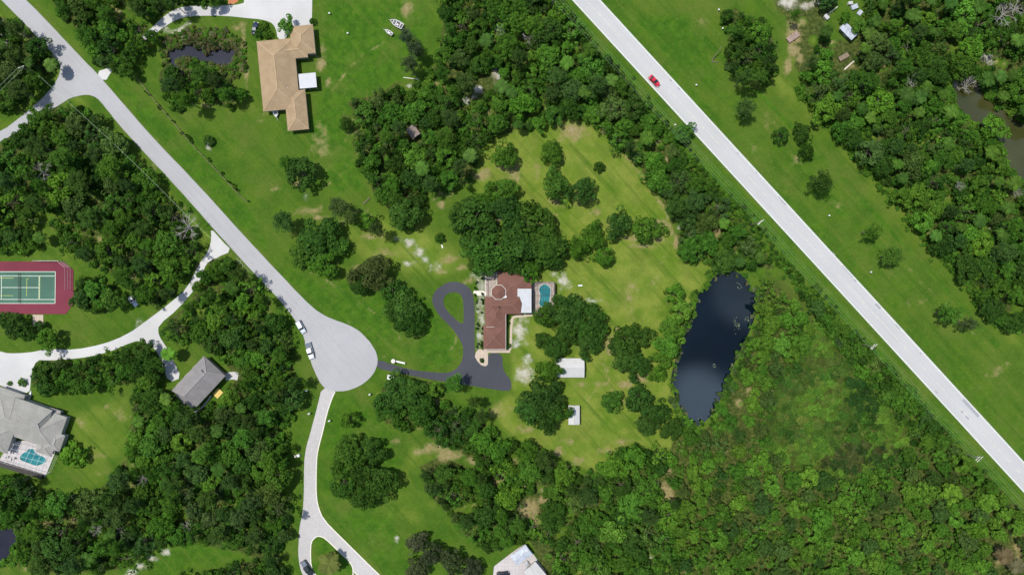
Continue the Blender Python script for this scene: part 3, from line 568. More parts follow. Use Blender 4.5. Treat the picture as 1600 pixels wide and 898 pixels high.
g = t.mix(sel(at['wood'], n_mid2, 1.0, .25, .6), g, t.mix(t.ramp(n_fine, .4, .62), (.034,.056,.010), (.085,.100,.024)))
g = t.mix(sel(at['marsh'], n_mid2, 1.0, .25, .7), g, t.mix(t.ramp(n_patch, .36, .62), (.036,.078,.010), (.070,.100,.016)))
g = t.mix(t.math('MULTIPLY', t.ramp(t.math('ADD', at['tan'], t.math('MULTIPLY', t.math('SUBTRACT', n_mid2, .5), 1.7)), .22, .85), .9), g, t.mix(t.ramp(n_fine, .35, .65), (.21,.185,.060), (.33,.255,.14)))
g = t.mix(t.math('MULTIPLY', t.ramp(t.math('ADD', t.math('ADD', at['sand'], t.math('MULTIPLY', t.math('SUBTRACT', n_grain, .5), 1.3)), t.math('MULTIPLY', t.math('SUBTRACT', n_mid2, .5), 1.5)), .38, 1.05), .85), g, t.mix(t.ramp(n_mid2, .35, .65), (.38,.345,.26), (.56,.53,.48)))
g = t.mix(t.math('MULTIPLY', t.ramp(n_fine, .50, .74), .40), g, (.16,.185,.04))
g = t.mix(t.math('MULTIPLY', t.ramp(n_grain, .44, .68), .55), g, t.mix(1.0, g, (.52,.56,.5), 'MULTIPLY'))
t.bump(n_tiny, .5, .08); t.base(g); M['ground'] = t.m
gm = mesh_np('ground', V, F, [M['ground']])
for k in mk:
    a = gm.attributes.new('m_'+k, 'FLOAT', 'POINT'); a.data.foreach_set('value', mk[k].ravel().astype(np.float32))
go = bpy.data.objects.new('ground', gm); COL.objects.link(go); tag(go, kind='structure')

# ---------------------------------------------------------------- water
def water(name, outline, mat, z=-.22):
    c = np.mean(np.array(outline), 0)
    pts = [tuple(c+(np.array(p)-c)*1.05) for p in outline]
    o = sheet(name, pts, z, mat, depth=.02, kind='structure'); return o
water('pond_water', POND, M['pond']); water('pond_water', POND_MARSH, M['pond_grey']); water('pond_water', POND_CORNER, M['pond_grey']); water('pond_water', POND_BROWN, M['pond_brown'])

# ---------------------------------------------------------------- roads and drives
sheet('road', ROAD_MAIN, .09, M['road_main'], kind='structure')
sheet('road', ROAD_SIDE, .085, M['road_side'], wob=.05, kind='structure')
sheet('driveway', DRIVE_TOP, .060, M['concrete'], wob=.05, kind='structure')
sheet('driveway', DRIVE_LEFT, .055, M['concrete'], wob=.05, kind='structure')
sheet('driveway', DRIVE_DARK, .065, M['asphalt'], holes=[ISLAND_DARK], wob=.04, kind='structure')
sheet('driveway', DRIVE_SOUTH, .070, M['paver'], holes=[ISLAND_SOUTH], wob=.03, kind='structure')
def ribbon(pts, w, z, mb, closed=False):
    q = [Vector((p.x, p.y, 0)) for p in (P(*p) for p in pts)]; n = len(q)
    L = []
    for i in range(n):
        a = q[(i-1) % n] if closed else q[max(i-1, 0)]; b = q[(i+1) % n] if closed else q[min(i+1, n-1)]
        d = (b-a).normalized(); nn = Vector((-d.y, d.x, 0))
        L.append((q[i]+nn*w/2, q[i]-nn*w/2))
    for i in range(n if closed else n-1):
        a, b = L[i], L[(i+1) % n]; mb.poly([(v.x, v.y, z) for v in (a[0], a[1], b[1], b[0])])
mb = MB(); ribbon([(ml(y)+2.0, y) for y in range(-700, 1501, 50)], .22, .096, mb); ribbon([(mr_(y)-2.2, y) for y in range(-700, 1501, 50)], .22, .096, mb)
tag(mb.build('road_edge_line', M['line']), kind='structure')
mb = MB(); ribbon(smooth_closed(DRIVE_SOUTH[:44], 0)[:40], .35, .076, mb); ribbon(ISLAND_SOUTH, .35, .076, mb, True)
tag(mb.build('driveway_border', M['stone']), kind='structure')
mb = MB()
for y in range(-700, 1500, 8):
    for o_ in (-.6, .6): 
        if random.random() < .7: mb.poly([(v.x, v.y, .0955) for v in (P((ml(y)+mr_(y))/2+o_-.3, y), P((ml(y)+mr_(y))/2+o_+.3, y), P((ml(y+6)+mr_(y+6))/2+o_+.3, y+6), P((ml(y+6)+mr_(y+6))/2+o_-.3, y+6))])
tag(mb.build('road_centre_line', simple('worn_yellow_line', (.56,.54,.42), .8, .1, 1)), kind='structure')
# worn repair patches in the straight road
rd = math.atan2(-1, .9185)
for (x, y, l, w) in ((1372,478,2.4,1.0),(1517,637,8.0,1.1),(1403,510,2,.7),(1438,552,.7,.5),(1463,612,1.0,.6),(1503,643,.9,.6),(1511,652,1.6,.6),(1302,397,1.4,.7),(1306,403,1,.5),(1325,424,5.5,.9),(1224,316,2.6,.7),(1218,309,1,.5),(1048,126,.8,.5),(1061,139,1.2,.5),(1153,240,.8,.4),(1182,270,.7,.4),(1336,438,1,.6)):
    m2 = MB(); p = P(x, y); pts = [(-l/2,-w/2),(l/2,-w/2*.9),(l/2*.95,w/2),(-l/2,w/2*.9)]
    m2.poly([(p.x+a*math.cos(rd)-b*math.sin(rd), p.y+a*math.sin(rd)+b*math.cos(rd), .0945) for a, b in pts])
    tag(m2.build('road_patch', M['patch']), kind='structure')
# pale joint between court and turf is the pad edge itself
sheet('paving', BEIGE, .075, M['beige'], kind='structure')
mb = MB(); ribbon([(739.8,456.5),(760,459)], 1.1, .08, mb); ribbon([(745,458),(757,458)], 1.6, .084, mb); tag(mb.build('footpath', M['stone']), kind='structure')
mb = MB(); ribbon(smooth_open([(297,587),(288,598),(279,608)][::-1]+[(300,583),(312,566)],1), .9, .05, mb); tag(mb.build('footpath', M['concrete']), kind='structure')
mb = MB(); ribbon(smooth_open([(352,589),(362,586),(372,588)],1), 2.6, .05, mb); ribbon(smooth_open([(303,643),(312,640),(324,627),(330,618)],2), .5, .054, mb); tag(mb.build('footpath', M['concrete']), kind='structure')
mb = MB(); ribbon(smooth_open([(796,547),(798,543),(799,500),(803,494),(832,492)],2), .8, .05, mb); tag(mb.build('footpath', M['beige']), kind='structure')

sheet('paving', [(356,-30),(373,-30),(372,3),(366,6.5),(357,7)], .07, simple('clay_paving', (.45,.17,.08), .9, .15, 2), kind='structure')
# ---------------------------------------------------------------- sports court (painted lines belong to the pad)
ct = empty('sports_court', P(32, 449), 0, 'maroon and green sports court at the left edge, white and yellow lines', 'sports court')
def lp(px, py, z=0): p = P(px, py); q = P(32, 449); return (p.x-q.x, p.y-q.y, z)
mb = MB(); mb.prism([lp(*p)[:2] for p in COURT], -.05, .10); mb.build('red_surround', M['court_red'], ct)
mb = MB(); mb.prism([lp(*p)[:2] for p in ((-23,424),(87,424),(86.3,474),(-23,474))], .09, .104); mb.build('green_playing_area', M['court_green'], ct)
mb = MB()
def ln(x0, y0, x1, y1, w=.17):
    a = Vector(lp(x0, y0)); b = Vector(lp(x1, y1)); d = (b-a).normalized(); n = Vector((-d.y, d.x, 0))*w/2
    mb.poly([(v.x, v.y, .108+.001*(w < .16)) for v in (a+n, a-n, b-n, b+n)])
for L in ((-23,424.4,87,424.4),(-23,473.8,86.6,473.8),(86.8,424.4,86.3,473.8),(-22.6,424.4,-22.6,473.8),(-23,430.9,86.8,431.2),(-23,467.4,86.4,467.8),(61.4,431,61.2,467.6),(2.6,431,2.4,467.6),(2.6,449,61.3,449.2)): ln(*L)
mb.build('white_lines', M['line'], ct)
for L in ((-2,434.2,22,434.4),(-2,461.7,21,461.8),(42.2,435.2,41.8,462.5),(42.2,435.2,45,435.2),(62.6,431.5,62.2,467),(-2,434,-2,462)): mb = MB(); ln(*L, w=.15); mb.build('yellow_line', M['yellow_line'], ct)
nt = MB()
for k in range(28): y = 428+k*1.63; nt.box(lp(31.8, y, .55), (.02,.02,.85))
for z in (.12,.3,.45,.6,.75): a = lp(31.8, 428, z); b = lp(31.8, 472, z); nt.box(((a[0]+b[0])/2, (a[1]+b[1])/2, z), (.02, abs(a[1]-b[1]), .02))
a = lp(31.8, 450, .97); nt.box(a, (.07, 9.8, .09)); net = nt.build('net', M['dark_metal'], ct)
for y in (427, 473):
    pp = MB(); a = Vector(lp(31.8, y, .1)); pp.tube([a, a+Vector((0,0,1.05))], .05); pp.build('net_post', M['dark_metal'], ct)
fe = empty('court_fence', P(108, 440), 0, 'tall grey wire fence round the right end of the maroon sports court', 'fence')
fp = [P(*p) for p in ((60,407.8),(98,407.8),(110,418.5),(110,452))]; fo = P(108, 440)
f1 = MB(); f2 = MB()
for a, b in zip(fp[:-1], fp[1:]):
    n = max(1, round((b-a).length/3)); 
    for z in (.1, 1.5, 3.0): f1.tube([a-fo+Vector((0,0,z)), b-fo+Vector((0,0,z))], .035, 5)
    for k in range(n*12): q = a.lerp(b, k/(n*12))-fo; f2.tube([q+Vector((0,0,.1)), q+Vector((0,0,3.0))], .006, 3)
    for k in range(n+1):
        q = a.lerp(b, k/n)-fo; pm = MB(); pm.tube([q, q+Vector((0,0,3.05))], .045); pm.build('fence_post', M['grey_metal'], fe)
f1.build('fence_rail', M['grey_metal'], fe); f2.build('wire_mesh', M['grey_metal'], fe)
pad = MB(); pad.prism([(P(*p).x, P(*p).y) for p in ((51.5,491.5),(68,491.8),(68,510),(52,509.6))], -.05, .11); tag(pad.build('paving', M['beige']), kind='structure')
# ---------------------------------------------------------------- buildings
def hip(mb, cx, cy, w, d, z, pitch=.42, ridge=None, gable=False, th=.22, rz=0):
    """hip (or gable) roof over a w x d rectangle in the building's own frame, metres"""
    m = Matrix.Rotation(rz, 2)
    L = max(w, d); Sx = min(w, d); hgt = Sx/2*pitch
    r = (L if gable else (max(.4, L-Sx) if ridge is None else ridge))/2
    def q(x, y, zz): 
        if d > w: x, y = -y, x
        v = m @ Vector((x, y)); return (cx+v.x, cy+v.y, zz)
    a, b, c, e = (-L/2,-Sx/2), (L/2,-Sx/2), (L/2,Sx/2), (-L/2,Sx/2)
    i = len(mb.v)
    mb.v += [q(*a,z), q(*b,z), q(*c,z), q(*e,z), q(*a,z-th), q(*b,z-th), q(*c,z-th), q(*e,z-th), q(-r,0,z+hgt), q(r,0,z+hgt)]
    for f in ((0,1,9,8),(2,3,8,9),(1,2,9),(3,0,8),(7,6,5,4),(0,4,5,1),(1,5,6,2),(2,6,7,3),(3,7,4,0)): mb.f.append(tuple(i+k for k in f))
    return q(-r,0,z+hgt), q(r,0,z+hgt), [q(*k,z) for k in (a,b,c,e)]
def ridgecap(mb, ridge):
    a, b, cs = ridge
    up = Vector((0,0,.03))
    mb.tube([Vector(a)+up, Vector(b)+up], .13, 5)
    ca = sorted(cs, key=lambda c: (Vector(c)-Vector(a)).length)[:2]; cb = sorted(cs, key=lambda c: (Vector(c)-Vector(b)).length)[:2]
    for c in ca: mb.tube([Vector(a)+up, Vector(c)+up*.5], .10, 5)
    for c in cb: mb.tube([Vector(b)+up, Vector(c)+up*.5], .10, 5)
def window(parent, x, y, z, rz, w=1.5, h=1.2, glass='glass'):
    f = MB(); f.box((x,y,z+h/2-.05), (w+.16,.10,.08), rz); f.box((x,y,z-h/2+.05), (w+.16,.10,.08), rz)
    for s in (-1,1): f.box((x+s*(w/2)*math.cos(rz), y+s*(w/2)*math.sin(rz), z), (.08,.10,h), rz)
    fo = f.build('window', M['white'], parent); p = MB(); p.box((x,y,z), (w,.05,h-.18), rz); p.build('pane', M['glass'], fo); return fo
def door(parent, x, y, rz, w=1.0, h=2.05, mat='wood', name='door'):
    f = MB(); f.box((x,y,h/2+.02), (w,.10,h), rz); return f.build(name, M[mat], parent)
class House:
    """rects given by photo centre px, size px, measured at eave height; local frame rotated by rz"""
    def __init__(s, name, label, origin, rz, roofm, wallm, eave=3.0, cat='house'):
        s.o = P(*origin); s.rz = rz; s.e = empty(name, s.o, rz, label, cat); s.roof = MB(); s.cap = MB(); s.wall = MB(); s.eave = eave; s.rm = roofm; s.wm = wallm; s.n = 0
    def loc(s, px, py, h):
        d = P(px, py, h)-s.o; c, n = math.cos(-s.rz), math.sin(-s.rz); return Vector((d.x*c-d.y*n, d.x*n+d.y*c, h))
    def rect(s, px, py, w, h, dz=0, pitch=.42, ridge=None, gable=False, rz=0, wall=True):
        z = s.eave+dz+s.n*.004; s.n += 1
        c = s.loc(px, py, z); k = S*(H-z)/H; W_, D_ = w*k, h*k
        r = hip(s.roof, c.x, c.y, W_, D_, z, pitch, ridge*k if ridge else None, gable, rz=rz); ridgecap(s.cap, r) if not gable else s.cap.tube([r[0], r[1]], .12, 5)
        if wall: s.wall.box((c.x, c.y, (z-.24)/2), (W_-1.2, D_-1.2, z-.24), rz)
        return c, W_, D_
    def done(s, capm=None):
        s.wall.build('wall', M[s.wm], s.e); r = s.roof.build('roof', M[s.rm], s.e); s.cap.build('ridge_cap', M[capm or s.rm], r); return r
M['cap_tan'] = simple('pale_tan_ridge', (.52,.37,.23), .9, .1, 3); M['cap_grey'] = simple('pale_grey_ridge', (.34,.31,.30), .9, .1, 3); M['cap_red'] = simple('brown_ridge', (.24,.12,.09), .9, .1, 3)

# tan house
h = House('house', 'large tan hip-roofed house with a white flat porch roof at its right side', (440,120), R(5.5), 'roof_tan', 'stucco')
c1, w1, d1 = h.rect(435,117,58,110, pitch=.42); c2, w2, d2 = h.rect(472.5,62.5,37,45,.15, pitch=.42); h.rect(455,80,50,24,.05,pitch=.42)
c3, w3, d3 = h.rect(463.2,172.5,33,62,-.1, pitch=.42)
rf = h.done('cap_tan')
for y in (-8,-3,3,8): window(h.e, c1.x-w1/2+.58, c1.y+y, 1.5, R(90))
window(h.e, c3.x+w3/2-.58, c3.y+2, 1.5, R(90)); window(h.e, c3.x+w3/2-.58, c3.y-3, 1.5, R(90)); window(h.e, c2.x+1, c2.y-d2/2+.58, 1.5, 0, 2)
door(h.e, c2.x, c2.y+d2/2-.58, 0, 4.8, 2.2, 'white', 'garage_door'); door(h.e, c1.x+1, c1.y+d1/2-.58, 0)
c = h.loc(480.8,126.3,2.75); mb = MB(); mb.box((c.x,c.y,2.75), (26.6*S, 22.8*S, .16), 0); pr = mb.build('porch_roof', M['flat_white'], h.e)
for sx in (-1,1):
    for sy in (-1,1): m = MB(); m.box((c.x+1.2+sx*1.2, c.y+sy*2.2, 1.33), (.12,.12,2.66)); m.build('porch_post', M['white'], h.e)
v = MB(); v.tube([(c1.x-3,c1.y+2,3.5),(c1.x-3,c1.y+2,4.6)], .07); v.build('vent_pipe', M['grey_metal'], rf)
v = MB(); v.tube([(c1.x+3,c1.y-5,3.5),(c1.x+3,c1.y-5,4.4)], .07); v.build('vent_pipe', M['grey_metal'], rf)

# red-brown house
h = House('house', 'red-brown shingled house with an octagonal turret roof, beside the kidney-shaped pool', (780,485), 0, 'roof_red', 'stucco', 2.9)
cA, wA, dA = h.rect(804,446,53,46,.2, pitch=.26); cB, wB, dB = h.rect(786,477,57,27,.1, pitch=.40, gable=False); cC, wC, dC = h.rect(774.2,492,32.5,39,0,pitch=.36)
cD, wD, dD = h.rect(772.6,527,34.6,36,-.15, pitch=.36)
rf = h.done('cap_red')
oc = h.loc(779,456.5,4.3); m = MB(); n8 = 8; rr = 11.3*S
ring = [(oc.x+rr*math.cos(R(22.5+45*k)), oc.y+rr*math.sin(R(22.5+45*k))) for k in range(8)]
m.prism(ring, 2.6, 4.1); tw = m.build('turret', M['trim'], h.e)
m = MB()
for k in range(8): a, b = ring[k], ring[(k+1)%8]; m.poly([(oc.x+(a[0]-oc.x)*1.02, oc.y+(a[1]-oc.y)*1.02, 4.12), (oc.x+(b[0]-oc.x)*1.02, oc.y+(b[1]-oc.y)*1.02, 4.12), (oc.x, oc.y, 5.3)])
m.poly([(oc.x+(a[0]-oc.x)*1.02, oc.y+(a[1]-oc.y)*1.02, 4.11) for a in ring]); m.build('turret_roof', M['roof_red'], tw)
m = MB()
for k in range(8):
    a, b = ring[k], ring[(k+1)%8]; m.tube([(oc.x+(a[0]-oc.x)*1.05, oc.y+(a[1]-oc.y)*1.05, 4.1), (oc.x+(b[0]-oc.x)*1.05, oc.y+(b[1]-oc.y)*1.05, 4.1)], .10, 4)
m.build('turret_fascia', M['trim'], tw)
m = MB(); q = [h.loc(*p, 3.4) for p in ((786.5,466),(792,464.5),(789.8,457))]; m.prism([(v.x, v.y) for v in q], 3.2, 3.9); m.build('cricket', M['white'], rf)
q = [h.loc(*p, 4.4) for p in ((808.6,451),(830.4,451),(830.4,488.6),(814,488.6),(815.6,474),(811.6,463.4),(808.6,463.4))]
m = MB(); m.prism([(v.x, v.y) for v in q], 4.30, 4.44); m.build('flat_roof', M['flat_white'], h.e)
for (x0,y0,x1,y1) in ((758.6,463.6,769,463.6),(759.4,510.4,772.5,510.4),(790.4,490,790.4,545),(755.4,545.6,790.4,545.6)): m = MB(); m.tube([h.loc(x0,y0,2.95), h.loc(x1,y1,2.95)], .08, 4); m.build('gutter', M['trim'], rf)
for y in (0,4): window(h.e, cD.x-wD/2+.58, cD.y+y-2, 1.4, R(90))
window(h.e, cC.x-wC/2+.58, cC.y+1, 1.4, R(90)); window(h.e, cD.x+wD/2-.58, cD.y+1, 1.4, R(90))
door(h.e, cD.x, cD.y-dD/2+.58, 0, 4.8, 2.2, 'white', 'garage_door'); door(h.e, oc.x-rr-.02, oc.y, R(90), 1.2, 2.2)
v = MB(); q = h.loc(780,480,3.2); v.box((q.x,q.y,3.95), (.35,.8,.9), R(15)); v.build('chimney', M['mulch'], rf)
# courtyard with beam frame in front of the turret
ye = empty('pergola', P(767,443), 0, 'open beam-framed courtyard left of the octagonal turret roof', 'pergola')
yo = P(767,443); m = MB()
for a, b in (((758.6,424.5),(776.4,424.5)),((758.6,424.5),(758.6,463)),((776.4,424.5),(776.4,444))): m.tube([P(*a,2.5)-yo, P(*b,2.5)-yo], .10, 4)
m.build('beam', M['trim'], ye)
m = MB()
for k in range(7): m.tube([P(758.6,424.5+k*2.0,2.45)-yo, P(765,424.5+k*2.0,2.45)-yo], .04, 4)
m.build('slat', M['dark_metal'], ye)
for p in ((758.6,424.5),(776.4,424.5),(758.6,444),(758.6,462)): m = MB(); a = P(*p,2.5)-yo; m.tube([(a.x,a.y,0),(a.x,a.y,2.5)], .08, 6); m.build('post', M['dark_metal'], ye)
for k, (x, y) in enumerate(((754.5,432),(754.5,444),(753.8,466),(754,478),(755.5,500),(754,515),(753.5,540),(797,541),(753,562),(794,470))):
    pass
sheet('paving', [(757,424),(777,424),(777,463),(757,463)], .06, M['pool_deck'], kind='structure')

# swimming pools (shell set in a paved deck) and their screen cages
def pool(label, outline, deck, deckm, name='swimming_pool'):
    c = np.mean(np.array(outline), 0); o = P(*c); e = empty(name, o, 0, label, 'pool')
    rel = lambda L: [((P(*p)-o).x, (P(*p)-o).y) for p in L]
    from mathutils.geometry import tessellate_polygon
    D = rel(deck); O = rel(outline); i = MB(); i.v = [(x,y,.12) for x,y in D+O]
    i.f = [tuple(t) for t in tessellate_polygon([[Vector((x,y,0)) for x,y in D],[Vector((x,y,0)) for x,y in O]])]
    n = len(D); b = len(i.v); i.v += [(x,y,-.05) for x,y in D]
    for j in range(n): i.f.append((j,(j+1)%n,b+(j+1)%n,b+j))
    dk = i.build('deck', deckm, e)
    w = MB(); w.prism(O, -.02, .045); w.build('water', M['pool_water'], e)
    k = MB(); n = len(O)
    for j in range(n): k.tube([(*O[j],.11),(*O[(j+1)%n],.11)], .11, 5)
    k.build('coping', M['trim'], e); return e
pool('kidney-shaped turquoise pool beside the red-brown house', smooth_closed([(850,443),(856,445),(860.5,450),(860.8,458),(859.5,466),(858,474),(855,479),(849,480.5),(843,477.5),(841.6,472),(844.5,465),(843.5,459),(841.3,453),(844,446.5)], 2),
     [(831,440),(866.5,440),(866.5,492),(831,492)], M['pool_deck'])
s = MB(); s.tube([P(861.2+2.0*math.cos(t), 451.5+2.2*math.sin(t), .16)-P(861,451) for t in [R(a) for a in range(-90,91,30)]], .1, 5)
o = s.build('spa_rim', M['trim']); o.location = P(861,451); o.parent = [x for x in bpy.data.objects if x.name == 'swimming_pool'][0]; o.location = P(861,451)-o.parent.location
def cage(label, corners, h, nx, ny, mat, ridge=0, rad=.05):
    o = P(*corners[0], h); o.z = 0; e = empty('pool_cage', o, 0, label, 'pool cage')
    c = [P(*p, h)-o for p in corners]
    def g(u, v, z=None):
        a = c[0].lerp(c[1], u); b = c[3].lerp(c[2], u); q = a.lerp(b, v); q.z = h+ridge*(1-abs(2*v-1)) if z is None else z; return q
    m = MB()
    for i in range(nx+1): m.tube([g(i/nx, 0), g(i/nx, .5), g(i/nx, 1)], rad, 4)
    for j in range(ny+1): m.tube([g(0, j/ny), g(1, j/ny)], rad, 4)
    m.build('roof_frame', M[mat], e)
    m = MB()
    for zz in (.15, 1.2):
        for a, b in (((0,0),(1,0)),((1,0),(1,1)),((1,1),(0,1)),((0,1),(0,0))): m.tube([g(*a, zz), g(*b, zz)], rad*.7, 4)
    m.build('side_rail', M[mat], e)
    for i in range(nx+1):
        for v in (0, 1): m = MB(); a = g(i/nx, v); m.tube([(a.x,a.y,0), a], rad, 4); m.build('post', M[mat], e)
    for j in range(1, ny):
        for u in (0, 1): m = MB(); a = g(u, j/ny); m.tube([(a.x,a.y,0), a], rad, 4); m.build('post', M[mat], e)
    return e
cage('bronze screen frame over the kidney-shaped pool', [(831.5,440.5),(866.8,440.5),(866.8,491),(831.5,491)], 2.7, 4, 5, 'dark_metal', .3, .055)
m = MB(); a = P(831.8,441,0); m.box((0,0,1.35), (.10,50*S,2.6)); o = m.build('screen_wall', M['dark_metal']); o.location = P(831.2,465); tag(o, 'dark screen wall between white flat roof and kidney pool deck', 'screen wall')
m = MB(); m.box((0,0,1.2), (.10,32*S,2.4)); o = m.build('screen_wall', M['dark_metal']); o.location = P(866.9,459); tag(o, 'dark screen wall at the far right edge of the kidney pool deck', 'screen wall')

# small grey house
h = House('house', 'small grey hip-roofed house in the wood left of the turning circle', (310,598), R(47.1), 'roof_grey', 'stucco_grey', 3.2)
c, w, d = h.rect(310.4,598.2,73.7,46, pitch=.5, ridge=50); rf = h.done('cap_grey')
g = MB(); q = h.loc(321,579,4.6); g.box((6.0,0,5.35), (.12,1.9,.5)); g.build('gable_louvre', M['dark_metal'], rf)
for x in (-4,0,4): window(h.e, x, -d/2+.58, 1.5, 0); window(h.e, x, d/2-.58, 1.5, 0)
door(h.e, -w/2+.58, 0, R(90), 4.5, 2.2, 'white', 'garage_door')
dk = MB(); dk.box((0,0,.22), (13*S, 10.5*S, .14), R(47)); o = dk.build('wooden_deck', M['yellow_wood']); o.location = P(341,614); tag(o, 'small yellow plank deck at the lower right side of the small grey house', 'deck')

# large stone-grey house, bottom left
h = House('house', 'large stone-grey roofed house at the left edge with an enclosed pool terrace', (43,660), R(-19.5), 'roof_stone', 'stucco_grey', 3.1)
def zz(x, y): return (x/5.617, 590+y/5.617)
h.rect(*zz(240,390),112,56,0,pitch=.40); h.rect(*zz(255,350),62,46,.9,pitch=.45,ridge=44); h.rect(*zz(80,165),46,20,-.1,pitch=.42); h.rect(*zz(15,520),32,44,.35,pitch=.42)
h.rect(*zz(497,560),19,27,.1,pitch=.5); h.rect(*zz(400,610),26,22,-.05,pitch=.4); h.rect(*zz(482,300),17,9,-.6,pitch=.3)
rf = h.done('cap_grey')
window(h.e, 6, 5.4, 1.5, 0); window(h.e, 0, 5.4, 1.5, 0); door(h.e, -7, 5.45, 0)
pool('turquoise pool with a stepped end inside the screened terrace at the bottom left', smooth_closed([zz(*p) for p in ((170,690),(200,660),(240,640),(250,618),(300,618),(310,655),(370,680),(410,705),(405,740),(370,760),(320,775),(270,755),(210,735),(180,720))], 1),
     [zz(*p) for p in ((88,575),(180,550),(420,560),(484,660),(400,866),(330,852),(-20,750))], M['pale_deck'])
cage('white-framed screen enclosure over the stepped pool at the bottom left', [zz(70,570),zz(480,655),zz(395,850),zz(-10,735)], 2.8, 8, 4, 'frame_white', .1, .032)
m = MB(); a, b = P(*zz(-12,742)), P(*zz(388,862)); mid = (a+b)/2; m.box((0,0,.55), ((b-a).length, 1.5, 1.1), math.atan2((b-a).y, (b-a).x)); o = m.build('planter', M['dark_metal']); o.location = mid; tag(o, 'long dark planter strip along the lower edge of the bottom left pool terrace', 'planter')
for k, (x, y) in enumerate(((95,640),(115,655),(75,690),(100,712),(135,700))):
    t_ = empty('patio_chair', P(*zz(x, y))+Vector((0,0,.12)), k*1.1, ['topmost','second','leftmost','lowest','rightmost'][k]+' of the five grey patio chairs left of the stepped pool', 'chair', 'patio chairs by the stepped pool')
    m = MB(); m.box((0,0,.40), (.55,.55,.08)); m.build('seat', M['grey_metal'], t_)
    m = MB(); m.box((0,.27,.7), (.55,.06,.55)); m.build('backrest', M['grey_metal'], t_)
    for sx in (-1,1):
        for sy in (-1,1): m = MB(); m.box((sx*.24,sy*.24,.18), (.04,.04,.36)); m.build('leg', M['grey_metal'], t_)

# white house at the bottom edge
sheet('paving', [(772,884),(800,862.5),(818,850),(830,860),(841,876),(853,892),(856,950),(765,950)], .06, M['pale_deck'], kind='structure')
h = House('house', 'white metal-roofed house cut off by the bottom edge of the photo', (825,900), R(-50), 'white_metal', 'stucco', 3.0)
h.rect(842,902,24,46,0,pitch=.18,gable=True,rz=R(-90)); h.done('white_metal')
door(h.e, 0, -2, 0)
h = House('garage', 'pale blue-grey metal-roofed outbuilding on the concrete at the bottom edge', (816,868), R(36.5), 'blue_metal', 'stucco', 2.7, 'garage')
h.rect(814.6,866.5,30,18.5,0,pitch=.2,gable=True); h.done('blue_metal'); door(h.e, 3.3, 0, R(90), 2.4, 2.1, 'white', 'garage_door')
m = MB(); m.box((0,0,.6), (1.5,1.5,1.1)); m.tube([(0,0,1.15),(0,0,1.22)], .5, 14); o = m.build('air_conditioner', M['grey_metal'], bevel=.05); o.location = P(823,879); o.rotation_euler.z = R(36); tag(o, 'grey air conditioner box between the two metal roofs at the bottom edge', 'air conditioner')

# sheds
def shed(label, px, py, w, h_, rz, roofm, eave=2.4, pitch=.22, name='shed', open_=False, wallm='white_metal', cat='shed'):
    h = House(name, label, (px, py), rz, roofm, wallm, eave, cat); c, W_, D_ = h.rect(px, py, w, h_, 0, pitch, gable=True, wall=not open_)
    h.wall = h.wall if not open_ else h.wall
    if open_: 
        for sx in (-1,1):
            for sy in (-1,1): h.wall.box((c.x+sx*(W_/2-.2), c.y+sy*(D_/2-.2), eave/2-.12), (.12,.12,eave-.24))
    h.done(); 
    if not open_: door(h.e, c.x+.3, c.y-D_/2+.58, 0, 1.6, 1.9, 'grey_metal')
    return h
shed('larger white metal-roofed shed in the garden, right of the sandy patch', 890.5,574.5,45,30,0,'white_metal')
shed('smaller white metal-roofed shed, lower of the two in the garden', 897,648,17.5,30,0,'white_metal',2.2)
shed('little weathered brown gabled shed in the wood right of the large lawn', 645.5,206,15,18.5,R(37),'roof_brown',2.2,.45,wallm='wood')
shed('blue-grey corrugated shed half hidden in the top right wood', 1326,48.5,27,14,R(-45.5),'blue_metal',2.5,.15,wallm='wood')
def stack(label, px, py, bits, name, cat):
    e = empty(name, P(px, py), 0, label, cat)
    for nm, (x, y, z), (a, b, c_), rz, mt in bits: m = MB(); m.box((x,y,z), (a,b,c_), R(rz)); m.build(nm, M[mt], e, bevel=.03)
    return e
def trailer(label, px, py, rz, L=4.2, w=1.9, mt='rust', group=None):
    e = empty('flatbed_trailer', P(px, py), R(rz), label, 'trailer', group)
    m = MB(); m.box((0,0,.65), (L,w,.12)); 
    for k in range(int(L/.5)): m.box((-L/2+.25+k*.5,0,.725), (.42,w-.1,.03))
    m.build('bed', M[mt], e)
    m = MB(); m.tube([(L/2,.7,.6),(L/2+1.4,0,.55)], .05); m.tube([(L/2,-.7,.6),(L/2+1.4,0,.55)], .05); m.build('drawbar', M['dark_metal'], e)
    for s_ in (-1,1): m = MB(); m.tube([(0,s_*(w/2+.02),.33),(0,s_*(w/2+.22),.33)], .33, 14); m.build('wheel', M['black'], e)
    return e
trailer('rusty pinkish flatbed trailer left of the mown track in the top right wood', 1238,59,35,4.4,2.0)
trailer('grey weathered flatbed trailer below the blue-grey shed in the top right wood', 1317,90,30,3.6,1.6,'wood')
stack('white truck cap and boards leaning beside the mown track, top right', 1290,28, [('cap',(0,0,.5),(1.8,1.2,.9),-45,'white_metal'),('board',(1.6,1.8,.3),(.25,6.0,.08),-52,'stone'),('board',(.8,.3,.9),(1.2,.2,.08),60,'wood')], 'truck_cap', 'truck cap')
stack('blue and white tarpaulin heap at the top edge of the top right wood', 1334,12, [('tarpaulin',(0,0,.4),(2.2,1.6,.8),20,'blue_metal'),('tarpaulin',(1.8,-2,.35),(1.8,1.4,.7),50,'blue_metal'),('board',(-1.5,1.2,.5),(1.5,1.0,1.0),5,'white_metal')], 'junk_heap', 'heap')
stack('long weathered plank lying below the grey trailer, top right wood', 1327,102, [('plank',(0,0,.12),(4.6,.45,.12),42,'stone'),('plank',(.2,.5,.12),(4.0,.25,.12),40,'wood')], 'plank_pile', 'planks')
